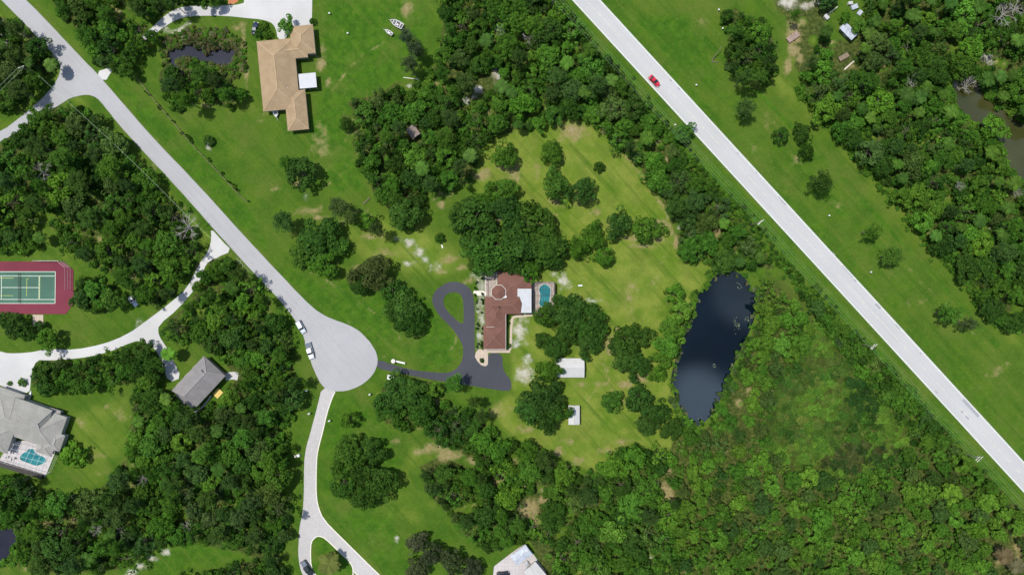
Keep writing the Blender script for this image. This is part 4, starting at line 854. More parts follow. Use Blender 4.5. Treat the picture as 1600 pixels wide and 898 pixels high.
stack('long white pole lying on the lawn edge below the half-dead clump', 642,123, [('pipe',(0,0,.15),(5.2,.22,.16),-7,'stone')], 'fallen_pole', 'pole')
stack('small white bench on the grass at the right of the pool yard', 906.5,446, [('seat',(0,0,.42),(1.5,.5,.07),5,'white'),('end_panel',(-.6,0,.2),(.08,.45,.38),5,'white'),('end_panel',(.6,0,.2),(.08,.45,.38),5,'white')], 'bench', 'bench')
stack('short dark log lying between the lawn and the thin brownish pines', 573,314, [('log',(0,0,.2),(3.2,.35,.3),42,'bark')], 'fallen_log', 'log')
stack('pale wooden yard clutter in the gap of the tree row below the white driveway', 220,573, [('table',(0,0,.5),(1.2,.8,.08),60,'stone'),('bench',(.9,.6,.35),(1.2,.3,.06),60,'stone'),('bench',(-.9,-.7,.35),(1.2,.3,.06),60,'white')], 'picnic_table', 'table')
stack('white concrete lump on the sand left of the great oak grove', 691,385, [('block',(0,0,.15),(.5,1.2,.3),20,'stone')], 'concrete_block', 'block')
# kayak
def loft(st, n=10, flat=0.0):
    """st: (x, half width, z bottom, z top)"""
    m = MB()
    for (x, w, zb, zt) in st:
        for k in range(n):
            a = 2*math.pi*k/n; cy, cz = math.cos(a), math.sin(a)
            sy = math.copysign(abs(cy)**.55, cy); sz = math.copysign(abs(cz)**.55, cz)
            m.v.append((x, w*sy, (zb+zt)/2+(zt-zb)/2*sz))
    for i in range(len(st)-1):
        for k in range(n): a = i*n+k; b = i*n+(k+1)%n; m.f.append((a, b, b+n, a+n))
    m.f.append(tuple(range(n))[::-1]); m.f.append(tuple(range((len(st)-1)*n, len(st)*n)))
    return m
e = empty('kayak', P(47.3,618), R(75), 'white pointed kayak lying beside the entrance of the stone-grey house', 'kayak')
loft([(-1.9,.03,.15,.3),(-1.2,.28,.05,.4),(0,.42,0,.42),(1.2,.28,.05,.4),(1.9,.03,.15,.3)]).build('hull', M['white'], e, True)
m = MB(); m.box((0,0,.42), (.9,.4,.03)); m.build('cockpit', M['dark_interior'], e)

# ---------------------------------------------------------------- vehicles
def wheels(e, xs, w, r=.34):
    for x in xs:
        for s_ in (-1,1):
            m = MB(); m.tube([(x,s_*(w-.22),r),(x,s_*w,r)], r, 18); wh = m.build('wheel', M['black'], e)
            m = MB(); m.tube([(x,s_*(w-.02),r),(x,s_*(w+.01),r)], r*.6, 12); m.build('rim', M['grey_metal'], wh)
def greenhouse(e, x0, x1, x2, x3, wb, wt, zb, zt, paintm):
    """glass cabin: base x0..x3, roof x1..x2"""
    m = MB(); B = [(x0,-wb,zb),(x3,-wb,zb),(x3,wb,zb),(x0,wb,zb)]; T = [(x1,-wt,zt),(x2,-wt,zt),(x2,wt,zt),(x1,wt,zt)]
    for nm, a, b in (('side_window',0,1),('windscreen',1,2),('side_window',2,3),('rear_window',3,0)):
        q = MB(); c = [Vector(v) for v in (B[a],B[b],T[b],T[a])]; q.poly(c); q.build(nm, M['car_glass'], e)
    r = MB(); r.prism([(x1-.02,-wt),(x2-.12,-wt-.01),(x2+.02,-wt*.75),(x2+.02,wt*.75),(x2-.12,wt+.01),(x1-.02,wt)], zt-.03, zt+.05); r.build('roof', M[paintm], e, bevel=.02)
    p = MB()
    for k in range(4): p.tube([B[k], T[k]], .045, 5)
    for s_ in (-1,1): xm = (x1+x2)/2-.1; p.tube([(xm,s_*wb,zb),(xm,s_*wt,zt)], .04, 5)
    p.build('pillars', M[paintm], e)
def lights(e, L, w, z=.68):
    for s_ in (-1,1):
        m = MB(); m.box((L/2-.12,s_*(w-.28),z+.03), (.22,.34,.13)); m.build('headlight', M['headlight'], e, bevel=.02)
        m = MB(); m.box((-L/2+.06,s_*(w-.22),z+.08), (.14,.30,.16)); m.build('tail_light', M['taillight'], e, bevel=.02)
        m = MB(); m.box((L*.16,s_*(w+.08),.98), (.14,.20,.12)); m.build('door_mirror', M['dark_metal'], e, bevel=.02)
def car(label, px, py, rz, paintm, L=4.6, w=.92, H_=1.48, suv=False, z=.09, cat='car', name='parked_car'):
    o = P(px, py, 1.0); o.z = z; e = empty(name, o, R(rz), label, cat)
    hz = .95 if not suv else 1.05
    loft([(-L/2,w*.62,.38,.80),(-L/2+.14,w*.86,.28,hz-.04),(-L/2+.6,w*.98,.22,hz),(-.5,w,.20,hz+.02),(L/2-1.5,w*.99,.20,hz),(L/2-.7,w*.94,.22,hz-.10),(L/2-.2,w*.80,.26,hz-.24),(L/2,w*.55,.36,.62)], 16).build('body', M[paintm], e, True)
    if suv: greenhouse(e, -L/2+.18, -L/2+.48, L/2-1.95, L/2-1.25, w*.90, w*.76, hz-.04, H_+.2, paintm)
    else: greenhouse(e, -L/2+.55, -L/2+1.25, L/2-2.15, L/2-1.25, w*.88, w*.68, hz-.04, H_, paintm)
    wheels(e, (-L/2+.85, L/2-.88), w); lights(e, L, w)
    return e
def pickup(label, px, py, rz, paintm, z=.09, cover='bed_grey', L=5.8, w=1.0):
    o = P(px, py, 1.1); o.z = z; e = empty('pickup_truck', o, R(rz), label, 'pickup truck')
    loft([(-L/2,w*.85,.45,1.05),(-L/2+.1,w*.97,.4,1.12),(-.3,w,.35,1.14),(L/2-1.4,w*.98,.35,1.14),(L/2-.5,w*.92,.36,1.08),(L/2-.12,w*.80,.4,.95),(L/2,w*.6,.45,.8)], 16).build('body', M[paintm], e, True)
    m = MB(); m.box((-L/2+1.05,0,1.14), (1.85,w*1.72,.07)); m.build('bed_cover', M[cover], e, bevel=.02)
    m = MB(); m.box((-L/2+.08,0,.85), (.06,w*1.7,.5)); m.build('tailgate', M[paintm], e)
    greenhouse(e, -L/2+2.05, -L/2+2.25, L/2-2.15, L/2-1.45, w*.92, w*.76, 1.08, 1.85, paintm)
    wheels(e, (-L/2+1.1, L/2-1.0), w, .39); lights(e, L, w, .75); return e
car('bright red car driving on the straight pale road', 1022.8,126.3, -47, 'paint_red', 4.5, .90, 1.42, name='moving_car')
car('dark navy car parked on the grass left of the tan-roofed house', 398,44.3, 80, 'paint_navy', 4.4, z=.02)
car('silver-blue sport utility car at the edge of the side road, above the white pickup', 469.8,510.4, -62, 'paint_silver', 4.7, .94, 1.55, True)
pickup('white pickup truck with a grey bed cover at the edge of the turning circle', 483.6,547.5, -75, 'paint_white')
pickup('black pickup truck on the paved driveway at the bottom edge', 479.5,887.5, -56, 'paint_black')
car('dark car at the bottom edge beside the pale blue-grey outbuilding', 786,897, 5, 'paint_black', 4.4, z=.06)
# open utility buggy on the grass
o = P(208.2,470.6,.9); o.z = 0; e = empty('utility_buggy', o, R(-61), 'white open-framed utility buggy on the grass above the curved white driveway', 'buggy')
loft([(-1.9,.6,.35,.7),(-1.7,.8,.3,.8),(0,.82,.3,.62),(1.4,.8,.3,.8),(1.9,.55,.35,.65)], 14).build('body', M['paint_silver'], e, True)
for x in (-.2,-1.0): m = MB(); m.box((x,0,.8), (.5,1.2,.15)); m.box((x-.28,0,1.05), (.1,1.2,.45)); m.build('seat', M['black'], e, bevel=.03)
m = MB()
for s_ in (-1,1): m.tube([(.8,s_*.72,.7),(.35,s_*.62,1.85),(-1.3,s_*.62,1.85),(-1.6,s_*.72,.75)], .04, 6)
for x in (.35,-.45,-1.3): m.tube([(x,-.62,1.85),(x,.62,1.85)], .04, 6)
m.build('roll_frame', M['white'], e)
m = MB(); m.box((-1.05,0,1.9), (.75,1.35,.05)); m.box((.25,0,1.9), (.3,1.35,.05)); m.build('canopy', M['white'], e)
m = MB(); m.box((-1.75,0,.95), (.4,1.5,.35)); m.build('cargo_box', M['white'], e, bevel=.04)
wheels(e, (-1.25,1.25), .85, .32)
# boats
def boat(label, px, py, rz, L, w, group=None, open_=True, z=.5):
    o = P(px, py); e = empty('boat_on_trailer', o, R(rz), label, 'boat', group)
    out = [(-L/2,-w*.85),(-L*.1,-w),(L*.22,-w*.78),(L*.4,-w*.35),(L/2,0),(L*.4,w*.35),(L*.22,w*.78),(-L*.1,w),(-L/2,w*.85)]
    kee = [(x*.94, y*.45) for x, y in out]; m = MB(); n = len(out)
    m.v = [(x,y,z+.62) for x,y in out]+[(x,y,z) for x,y in kee]
    for k in range(n): m.f.append((k,(k+1)%n,n+(k+1)%n,n+k))
    m.f.append(tuple(range(n,2*n))); hu = m.build('hull', M['white'], e)
    if open_:
        m = MB(); m.prism([(x*.86-.05, y*.80) for x, y in out], z+.02, z+.40); m.build('cockpit', M['dark_interior'], e)
        m = MB()
        for k in range(n): a, b = out[k], out[(k+1)%n]; m.tube([(a[0],a[1],z+.64),(b[0],b[1],z+.64)], .10, 6)
        m.build('gunwale', M['white'], hu)
        for x in (-.28,.05,.28): m = MB(); m.box((L*x,0,z+.50), (.22,w*1.5*(1-.9*max(0,x)),.10)); m.build('thwart', M['white'], e)
        m = MB(); m.box((-L*.05,0,z+.52), (L*.6,.08,.06)); m.build('floor_rib', M['trim'], e)
        m = MB(); m.box((-L*.12,w*.35,z+.72), (.7,.5,.4)); m.build('console', M['white'], e, bevel=.04)
    else:
        m = MB(); c = (-.1*L,0,z+.95); i0 = 0; m.v = [(x,y,z+.63) for x,y in out]+[(c[0],c[1],c[2]),(L*.35,0,z+.85)]
        for k in range(n): m.f.append((k,(k+1)%n, n+1 if k in (2,3,4,5) else n))
        m.build('cover', M['white'], e)
    m = MB(); m.tube([(-L*.4,w*.5,.42),(L*.42,.1,.42),(L/2+1.0,0,.42)], .06, 6); m.tube([(-L*.4,-w*.5,.42),(L*.42,-.1,.42)], .06, 6); m.tube([(-L*.1,-w,.36),(-L*.1,w,.36)], .05, 6); m.build('trailer_frame', M['white_metal'], e)
    for s_ in (-1,1): m = MB(); m.tube([(-L*.1,s_*(w*.9),.3),(-L*.1,s_*(w*.9+.2),.3)], .3, 14); m.build('wheel', M['black'], e)
    return e
boat('larger white open boat with a cluttered cockpit, upper of the two on the big lawn', 620.5,38.6, 151, 4.6, 1.05)
boat('smaller slender white open boat, lower of the two on the big lawn', 608.3,52.2, 146, 2.9, .55)
boat('white pointed boat poking out from under the lower edge of the tan roof', 431.8,176, -80, 3.9, 1.0, open_=False, z=.4)

# ---------------------------------------------------------------- gates, mailboxes, posts, poles
def gate(label, px, py, x1, y1, x2, y2, rnd):
    o = P(px, py); e = empty('gate_wall', o, 0, label, 'gate wall', 'gate walls of the asphalt drive')
    m = MB()
    if rnd: m.tube([(0,0,0),(0,0,1.7),(0,0,1.72)], [.72,.72,.5], 20)
    else: m.box((0,0,.85), (1.3,1.3,1.7), R(-8))
    pl = m.build('pillar', M['stone'], e)
    m = MB(); m.tube([(0,0,1.7),(0,0,1.95)], [.42,.1], 12) if rnd else m.box((0,0,1.78), (1.5,1.5,.14), R(-8)); m.build('pillar_cap', M['white'], pl)
    a, b = P(x1,y1)-o, P(x2,y2)-o; m = MB(); m.box(((a.x+b.x)/2,(a.y+b.y)/2,.5), ((b-a).length,.42,1.0), math.atan2((b-a).y,(b-a).x)); w_ = m.build('low_wall', M['stone'], e)
    m = MB(); m.box(((a.x+b.x)/2,(a.y+b.y)/2,1.04), ((b-a).length+.1,.55,.09), math.atan2((b-a).y,(b-a).x)); m.build('wall_cap', M['white'], w_)
gate('upper gate wall with a round pillar, above the asphalt drive', 615.6,563.2, 619.5,563.6,633.4,566.8, True)
gate('lower gate wall with a square pillar, below the asphalt drive', 610.2,588, 614.6,588.6,627.6,591.4, False)
def mailbox(label, px, py, c='white', rz=0):
    o = P(px, py); e = empty('mailbox', o, R(rz), label, 'mailbox')
    m = MB(); m.box((0,0,.55), (.35,.35,1.1)); m.build('post', M['stone'], e)
    m = MB(); m.box((0,0,1.25), (.75,.45,.4)); m.tube([(-.37,0,1.42),(.37,0,1.42)], .22, 10); m.build('box', M[c], e)
mailbox('white mailbox just right of the paved driveway below the turning circle', 516,656, 'white', 20)
mailbox('white mailbox just left of the paved driveway below the turning circle', 484.5,645, 'white', 10)
mailbox('white mailbox between the turning circle and the oaks below the gate walls', 578.8,615, 'white', 30)
mailbox('small white mailbox at the lower left edge of the turning circle', 480,609.5, 'white', 0)
e = stack('white garden statue base with a hose left of the curved paved driveway', 467,710.5, [('plinth',(0,0,.5),(1.0,.9,1.0),20,'white'),('hose_reel',(-1.2,-.3,.3),(.5,.8,.6),20,'stone')], 'plinth', 'plinth')
for lb, x, y in (('white marker stake nearest the top edge on the right verge', 1122,17), ('white marker stake beside the roadside clump top right', 1128,46), ('white marker stake on the verge between the red car and the thin dark tree', 1087,134),
                 ('white marker stake on the green strip below the lone dark pine', 1294,337), ('white marker stake on the green strip right of the first road patch', 1359,425), ('white marker stake near the top edge on the big lawn', 515.5,22.5),
                 ('white marker stake in the middle of the big lawn left of the boats', 544,53.5), ('white marker stake beside the road below the small verge tree', 1054,196), ('white marker stake on the lawn above the top driveway', 246,15.5), ('white marker stake among the oaks below the mown garden', 993,754)):
    o = P(x, y); m = MB(); m.tube([(0,0,0),(0,0,.9)], .12, 6); m.box((0,0,.95), (.5,.4,.12)); t_ = m.build('marker_stake', M['white']); t_.location = o; tag(t_, lb, 'marker stake', 'white marker stakes')
# power line along the straight road
pw = [(865,-6,'utility pole nearest the top edge, beside the straight pale road'),(1189,347,'utility pole with pale crossarms beside the straight road, right of the clearing wood'),(1366,541.5,'utility pole beside the straight road above the marsh'),(1531,717,'utility pole nearest the bottom right corner, beside the straight road')]
along = Vector((.9185,-1,0)).normalized(); side = Vector((1,.9185,0)).normalized()
HP = 10.5; tops = []
for k, (x, y, lb) in enumerate(pw):
    o = P(x, y, HP); o.z = 0; e = empty('utility_pole', o, math.atan2(side.y, side.x), lb, 'utility pole', 'utility poles along the straight road')
    m = MB(); m.tube([(0,0,0),(0,0,HP+.6)], [.17,.11], 8); m.build('pole', M['wood_pole'], e)
    for zc, w in ((HP,2.6),(HP-1.0,2.0)): m = MB(); m.box((0,0,zc), (w,.14,.14)); m.build('crossarm', M['stone'], e)
    for x_ in (-1.2,-.5,.5,1.2): m = MB(); m.tube([(x_,0,HP+.07),(x_,0,HP+.33)], .07, 6); m.build('insulator', M['white'], e)
    if k in (1,3): m = MB(); m.tube([(.35,.0,HP-2.2),(.35,0,HP-1.3)], .25, 10); m.build('transformer', M['grey_metal'], e)
    tops.append(o)
d0 = (tops[1]-tops[0]).normalized(); allp = [tops[0]-d0*60]+tops+[tops[-1]+(tops[-1]-tops[-2]).normalized()*60]
lbs = ['overhead wire nearest the straight road','second overhead wire from the straight road','third overhead wire from the straight road','overhead wire farthest from the straight road']
for j, x_ in enumerate((1.2,.5,-.5,-1.2)):
    m = MB()
    for a, b in zip(allp[:-1], allp[1:]):
        pts = []
        for i in range(13): u = i/12; p = a.lerp(b, u)+side*x_; p.z = HP+.33-1.6*4*u*(1-u)*.5; pts.append(p)
        m.tube(pts, .012, 4)
    o = m.build('power_line', M['wire']); tag(o, lbs[j], 'wire', 'overhead wires along the straight road')
o = P(33,105,9.5); o.z = 0; e = empty('utility_pole', o, .4, 'lone utility pole among the trees in the top left corner wood', 'utility pole')
m = MB(); m.tube([(0,0,0),(0,0,10.2)], [.16,.1], 8); m.build('pole', M['wood_pole'], e); m = MB(); m.box((0,0,9.5), (2.2,.12,.12)); m.build('crossarm', M['stone'], e)
m = MB()
for s_ in (-.9,.9):
    a = P(33,105,9.6)+Vector((s_,0,0)); b = P(-60,190,9.6)+Vector((s_,0,0)); m.tube([a.lerp(b,u/8)-Vector((0,0,2.5*u/8*(1-u/8))) for u in range(9)], .03, 4)
tag(m.build('power_line', M['wire']), 'thin overhead wire crossing the top left corner wood', 'wire')
m = MB(); pts = [P(60,118,8), P(190,236,7.4), P(300,345,8), P(345,388,8)]
for a, b in zip(pts[:-1], pts[1:]): m.tube([a.lerp(b,u/6)-Vector((0,0,2*u/6*(1-u/6))) for u in range(7)], .028, 4)
tag(m.build('power_line', M['wire']), 'thin pale overhead wire along the left side of the grey side road', 'wire')
# broken snag on the verge
e = empty('dead_snag', P(1112,97), 0, 'broken leafless snag lying in an L shape on the verge, top right', 'dead tree')
m = MB(); m.tube([(0,0,0),(.6,1.5,1.0),(2.0,3.4,2.6),(2.6,4.6,3.2)], [.18,.15,.1,.05], 6); m.build('trunk', M['bark'], e)
m = MB(); m.tube([(0,0,.15),(1.4,-.1,.2),(2.4,-.2,.15)], [.16,.12,.06], 6); m.build('limb', M['bark'], e)
# roadside fence with brush along the tan house lot
fpts = [P(*p) for p in ((196,108),(215,122),(245,160),(272,192),(300,225),(345,272),(374,304),(388,316))]
fe = empty('wire_fence', fpts[0], 0, 'long thin wooden fence between the side road verge and the tan house lawn', 'fence'); fo = fpts[0]
m = MB()
for a, b in zip(fpts[:-1], fpts[1:]):
    for z in (.5, 1.1): m.tube([a-fo+Vector((0,0,z)), b-fo+Vector((0,0,z))], .045, 4)
m.build('rail', M['wood'], fe)
for a, b in zip(fpts[:-1], fpts[1:]):
    n = max(1, int((b-a).length/2.6))
    for k in range(n): q = a.lerp(b, k/n)-fo; p_ = MB(); p_.tube([q, q+Vector((0,0,1.25))], .07, 5); p_.build('post', M['wood'], fe)
# ---------------------------------------------------------------- trees
def quads(C, N, size, rng, aspect=(.6,1.0)):
    n = len(C); N = N/np.linalg.norm(N, axis=1, keepdims=True)
    r = rng.normal(size=(n,3)); a = np.cross(N, r); a /= np.linalg.norm(a, axis=1, keepdims=True); b = np.cross(N, a)
    s = size*rng.uniform(.7, 1.3, (n,1)) if np.isscalar(size) else size[:,None]
    asp = rng.uniform(*aspect, (n,1)); a = a*s/2; b = b*s/2*asp
    V = np.stack([C-a, C-b*1.0+a*.1, C+a, C+b], 1).reshape(-1, 3)     # pointed leaf-cluster shapes
    F = np.arange(4*n).reshape(-1, 4); return V, F
def crown_oak(rng, Rr=5.0, Ht=9.0, lobes=42, per=58, leaf=.62, low=.35, lob=(.17,.27), flat=.62, irr=.22):
    ph = rng.uniform(0, 6.28, 4); am = rng.uniform(.3, 1, 4)*irr
    def rad(t): return Rr*(1+am[0]*np.sin(2*t+ph[0])*.6+am[1]*np.sin(3*t+ph[1])*.6+am[2]*np.sin(5*t+ph[2])*.4)
    Cs, Ns, Ts, Ss = [], [], [], []
    for k in range(lobes):
        t = rng.uniform(0, 6.28); u = math.sqrt(rng.uniform(0, 1)); lr = Rr*rng.uniform(*lob)
        rr = (rad(t)-lr*.6)*u
        top = Ht*(low+(1-low)*(math.sqrt(max(0, 1-(u*.93)**2))*flat+(1-flat)*(1-u*.5)))-lr*.6
        z = top*rng.uniform(.86, 1.02) if rng.uniform() < .78 else top*rng.uniform(.55, .8)
        c = np.array([rr*math.cos(t), rr*math.sin(t), z])
        m = int(per*rng.uniform(.7, 1.3)*(lr/(Rr*.22))**1.5)
        d = rng.normal(size=(m, 3)); d[:, 2] = np.abs(d[:, 2])*1.0-.35; d /= np.linalg.norm(d, axis=1, keepdims=True)
        rad_ = lr*rng.uniform(.72, 1.08, (m, 1))
        C = c+d*rad_*np.array([1, 1, .75])
        N = d*.9+np.array([0,0,.5])+rng.normal(size=(m,3))*.38
        Cs.append(C); Ns.append(N); Ts.append(np.clip(rng.uniform(.2,.8)+rng.normal(size=m)*.16+d[:,2]*.0, 0, 1)); Ss.append(leaf*rng.uniform(.6,1.35,m))
    C = np.concatenate(Cs); N = np.concatenate(Ns); T = np.concatenate(Ts); Sz = np.concatenate(Ss)
    V, F = quads(C, N, Sz, rng); return V, F, np.repeat(T, 4)
def crown_pine(rng, Rr=4.0, Ht=12.0, arms=22):
    Cs, Ns, Ts = [], [], []
    for k in range(arms):
        t = k*2.4+rng.uniform(-.3,.3); L = Rr*rng.uniform(.55, 1.05); z0 = Ht*(.55+.42*k/arms); L *= 1.05-.45*(k/arms)
        rise = rng.uniform(-.05,.35); nt = int(4+L*1.4)
        for j in range(nt):
            u = rng.uniform(.3, 1); w = rng.normal(0, .10*L); 
            c = np.array([L*u*math.cos(t)-w*math.sin(t), L*u*math.sin(t)+w*math.cos(t), z0+L*u*rise+rng.normal(0,.15)])
            m = 16; d = rng.normal(size=(m,3)); d[:,2] = np.abs(d[:,2])*.7; d /= np.linalg.norm(d,axis=1,keepdims=True)
            rr_ = rng.uniform(.42,.72); Cs.append(c+d*rr_*np.array([1,1,.6])); Ns.append(d*.4+np.array([0,0,.7])+rng.normal(size=(m,3))*.5); Ts.append(np.clip(np.full(m, rng.uniform(.1,.9))+rng.normal(size=m)*.1,0,1))
    C = np.concatenate(Cs); V, F = quads(C, np.concatenate(Ns), .46, rng, (.3,.6)); return V, F, np.repeat(np.concatenate(Ts), 4)
def crown_palm(rng, Rr=2.6, Ht=6.5, fronds=24):
    Vs, Fs, Ts = [], [], []; n0 = 0
    for k in range(fronds):
        t = k*2.399+rng.uniform(-.15,.15); el = rng.uniform(-.15, .95); L = Rr*rng.uniform(.85,1.1); tt = rng.uniform(.2,.9)
        prev = None
        for j in range(1, 13):
            u = j/12; rr_ = L*(u*math.cos(el*(1-u*.6))); z = Ht+L*(u*math.sin(el)-.75*u*u)
            c = np.array([rr_*math.cos(t), rr_*math.sin(t), z]); sd_ = np.array([-math.sin(t), math.cos(t), -.25]); fw = np.array([math.cos(t), math.sin(t), -.3*u])
            ll = L*.30*math.sin(math.pi*min(1,u*.9+.12))
            for s_ in (-1, 1):
                tip = c+(sd_*np.array([s_,s_,1])*.9+fw*.55)*ll; w = fw*.055*Rr
                Vs.append(np.array([c-w, c+w, tip+w*.5, tip-w*.3])); Fs.append(np.arange(4)+n0); n0 += 4; Ts += [tt+rng.normal()*.08]*4
    return np.concatenate(Vs), np.array(Fs), np.clip(np.array(Ts),0,1)
def trunk_mesh(name, rng, Ht, Rr, limbs=6, r0=.28, mat='bark', dead=False, reach=.65):
    m = MB(); top = Ht*(.62 if not dead else .8)
    m.tube([(0,0,-.2),(.05,.05,top*.4),(rng.uniform(-.3,.3),rng.uniform(-.3,.3),top)], [r0, r0*.75, r0*.3], 7)
    for k in range(limbs):
        t = k*2.4+rng.uniform(-.4,.4); z = top*rng.uniform(.35,.95); L = Rr*rng.uniform(.6,1.0)*reach
        e = (L*math.cos(t), L*math.sin(t), z+L*rng.uniform(.25,.7)); mid = (L*.45*math.cos(t+.2), L*.45*math.sin(t+.2), z+L*.2)
        m.tube([(0,0,z-.2), mid, e], [r0*.45, r0*.3, r0*.10], 5)
        if dead:
            for q in range(6):
                u = rng.uniform(.25,1); b = [mid[i]+(e[i]-mid[i])*u for i in range(3)]; t2 = t+rng.uniform(-1.2,1.2); l2 = Rr*rng.uniform(.2,.45)
                e2 = (b[0]+l2*math.cos(t2), b[1]+l2*math.sin(t2), b[2]+rng.uniform(-.1,.5)*l2); m.tube([b, e2], [r0*.18, r0*.05], 4)
    return m.build(name, M[mat], data_only=True)
PROTO = {}
def proto(kind, i, V, F, T, Ht, Rr, limbs, r0, name, cname='crown'):
    cm = mesh_np(cname, V, F, [M['leaf']], tint=T); tm = trunk_mesh('trunk', RNG, Ht, Rr, limbs, r0)
    PROTO.setdefault(kind, []).append(dict(crown=cm, trunk=tm, V=V, F=F, T=T, R=Rr, H=Ht, name=name))
for i in range(7): proto('oak', i, *crown_oak(RNG, lobes=[40,48,36,44,52,40,46][i], irr=[.2,.3,.35,.15,.25,.4,.3][i]), 9.0, 5.0, 7, .30, 'broadleaf_tree')
for i in range(5): proto('loose', i, *crown_oak(RNG, lobes=[30,26,34,28,32][i], per=46, leaf=.55, irr=.55, lob=(.11,.20), flat=.5, low=.3), 9.0, 5.0, 9, .24, 'broadleaf_tree')
for i in range(4): proto('pine', i, *crown_pine(RNG), 12.0, 4.0, 9, .2, 'pine_tree')
for i in range(3): proto('palm', i, *crown_palm(RNG), 6.5, 2.6, 0, .17, 'palm_tree', 'fronds')
for i in range(3): proto('bush', i, *crown_oak(RNG, 2.0, 2.6, 26, 34, .34, .1, (.2,.32), .9, .15), 2.4, 2.0, 3, .08, 'bush', 'foliage')
for i in range(3): PROTO.setdefault('dead', []).append(dict(trunk=trunk_mesh('trunk', RNG, 9, 5, 16, .20, 'deadwood', True, 1.0), R=5.0, H=9.0, name='dead_tree', crown=None))
NAMEC = {'broadleaf_tree':'tree','pine_tree':'pine tree','palm_tree':'palm tree','bush':'bush','dead_tree':'dead tree'}
def place(kind, px, py, r_px, colour, label, group, rng):
    p = PROTO[kind][int(rng.integers(len(PROTO[kind])))]
    Rm = r_px*S; s = Rm/p['R']*(1.0 if kind != 'oak' else .98)
    hz = {'oak': s**.55*rng.uniform(.85,1.15), 'loose': s**.55*rng.uniform(.75,1.2), 'pine': rng.uniform(.75,1.1), 'palm': rng.uniform(.8,1.2), 'bush': s, 'dead': s**.6}[kind]
    hc = {'oak': .72, 'loose': .72, 'pine': .8, 'palm': 1.0, 'bush': .6, 'dead': .7}[kind]*p['H']*hz
    o = P(px, py, hc); o.z = 0
    e = empty(p['name'], o, rng.uniform(0, 6.28), label, NAMEC[p['name']], group); e.scale = (s*rng.uniform(.92,1.08), s*rng.uniform(.92,1.08), hz)
    if p['crown']:
        c = bpy.data.objects.new({'palm':'fronds','bush':'foliage'}.get(kind,'crown'), p['crown']); COL.objects.link(c); c.parent = e
        j = rng.uniform(.86, 1.14); c.color = (colour[0]*j*rng.uniform(.88,1.12), colour[1]*j, colour[2]*j*rng.uniform(.8,1.2), 1)
    t_ = bpy.data.objects.new('trunk', p['trunk']); COL.objects.link(t_); t_.parent = e
    return e
EXCL = [ROAD_MAIN, ROAD_SIDE, DRIVE_TOP, DRIVE_LEFT, DRIVE_DARK, DRIVE_SOUTH, COURT]+PONDS+HOUSES_KEEP
placed = []   # (x, y, r)
PA = np.zeros((9000, 3)); NP_ = 0
GRP = {}
rng = np.random.default_rng(21)
for label, group, kind, colour, lst in TREES:
    for (x, y, r) in lst:
        placed.append((x, y, r)); place(kind, x, y, r, colour, label, group or None, rng)
# clearings inside the woods that stay open
OPEN = [[(1200,-30),(1284,-30),(1280,14),(1212,20)], [(1232,30),(1270,20),(1300,0),(1330,0),(1290,40),(1280,60),(1262,100),(1285,104),(1240,120),(1228,80)], [(1530,80),(1565,78),(1600,98),(1590,110),(1530,106)], [(1024,742),(1040,740),(1060,778),(1052,784),(1034,768)],
        [(808,778),(834,770),(866,785),(840,820),(820,810)], [(215,862),(268,848),(275,862),(205,895)], [(1398,178),(1424,178),(1424,190),(1398,190)], [(764,108),(782,104),(778,130),(735,170),(722,165),(724,150)], [(1308,60),(1345,66),(1340,110),(1300,116)],
        [(822,845),(868,850),(862,900),(840,880)],[(690,700),(742,716),(730,726),(660,730),(650,716)], [(75,800),(120,806),(120,818),(60,826)], [(1036,246),(1048,244),(1050,264),(1040,262)], [(1116,358),(1128,360),(1126,378),(1116,376)], [(1545,850),(1600,830),(1600,898),(1560,898)], [(1308,0),(1350,0),(1352,30),(1316,26)],
        [(345,575),(380,575),(372,600),(350,602)], [(1134,612),(1166,600),(1160,640),(1140,650)], [(325,603),(350,603),(340,622),(324,620)]]
def inside_any(x, y, polys, m):
    X = np.array([x], float); Y = np.array([y], float)
    return any(sdist(p, X, Y)[0] > m for p in polys)
for q_ in placed: PA[NP_] = q_; NP_ += 1
cand = []
for wi, (where, poly, kinds, (r0, r1), cols, ucol) in enumerate(WOODS):
    p = np.array(poly); x0, y0 = p.min(0); x1, y1 = p.max(0); area = (x1-x0)*(y1-y0)
    for rr in (r1, (r0*.35+r1*.65), (r0*.7+r1*.3), r0):
        n = int(area/(rr*rr)*3.0); X = rng.uniform(x0, x1, n); Y = rng.uniform(y0, y1, n)
        ok = (sdist(poly, X, Y) > rr*.45)
        for q in EXCL: ok &= sdist(q, X, Y) < -rr*.62
        for q in OPEN: ok &= sdist(q, X, Y) < -rr*.45
        for x, y in zip(X[ok], Y[ok]):
            A = PA[:NP_]; d = np.hypot(A[:,0]-x, A[:,1]-y)
            if (d < (.90 if 'swamp' in where else .76)*(A[:,2]+rr)).any(): continue
            if any((x-gx_)**2+(y-gy_)**2 < (gr_+rr*.55)**2 for gx_, gy_, gr_ in GAPS): continue
            PA[NP_] = (x, y, rr); NP_ += 1; cand.append((x, y, rr*rng.uniform(.85,1.32), wi))
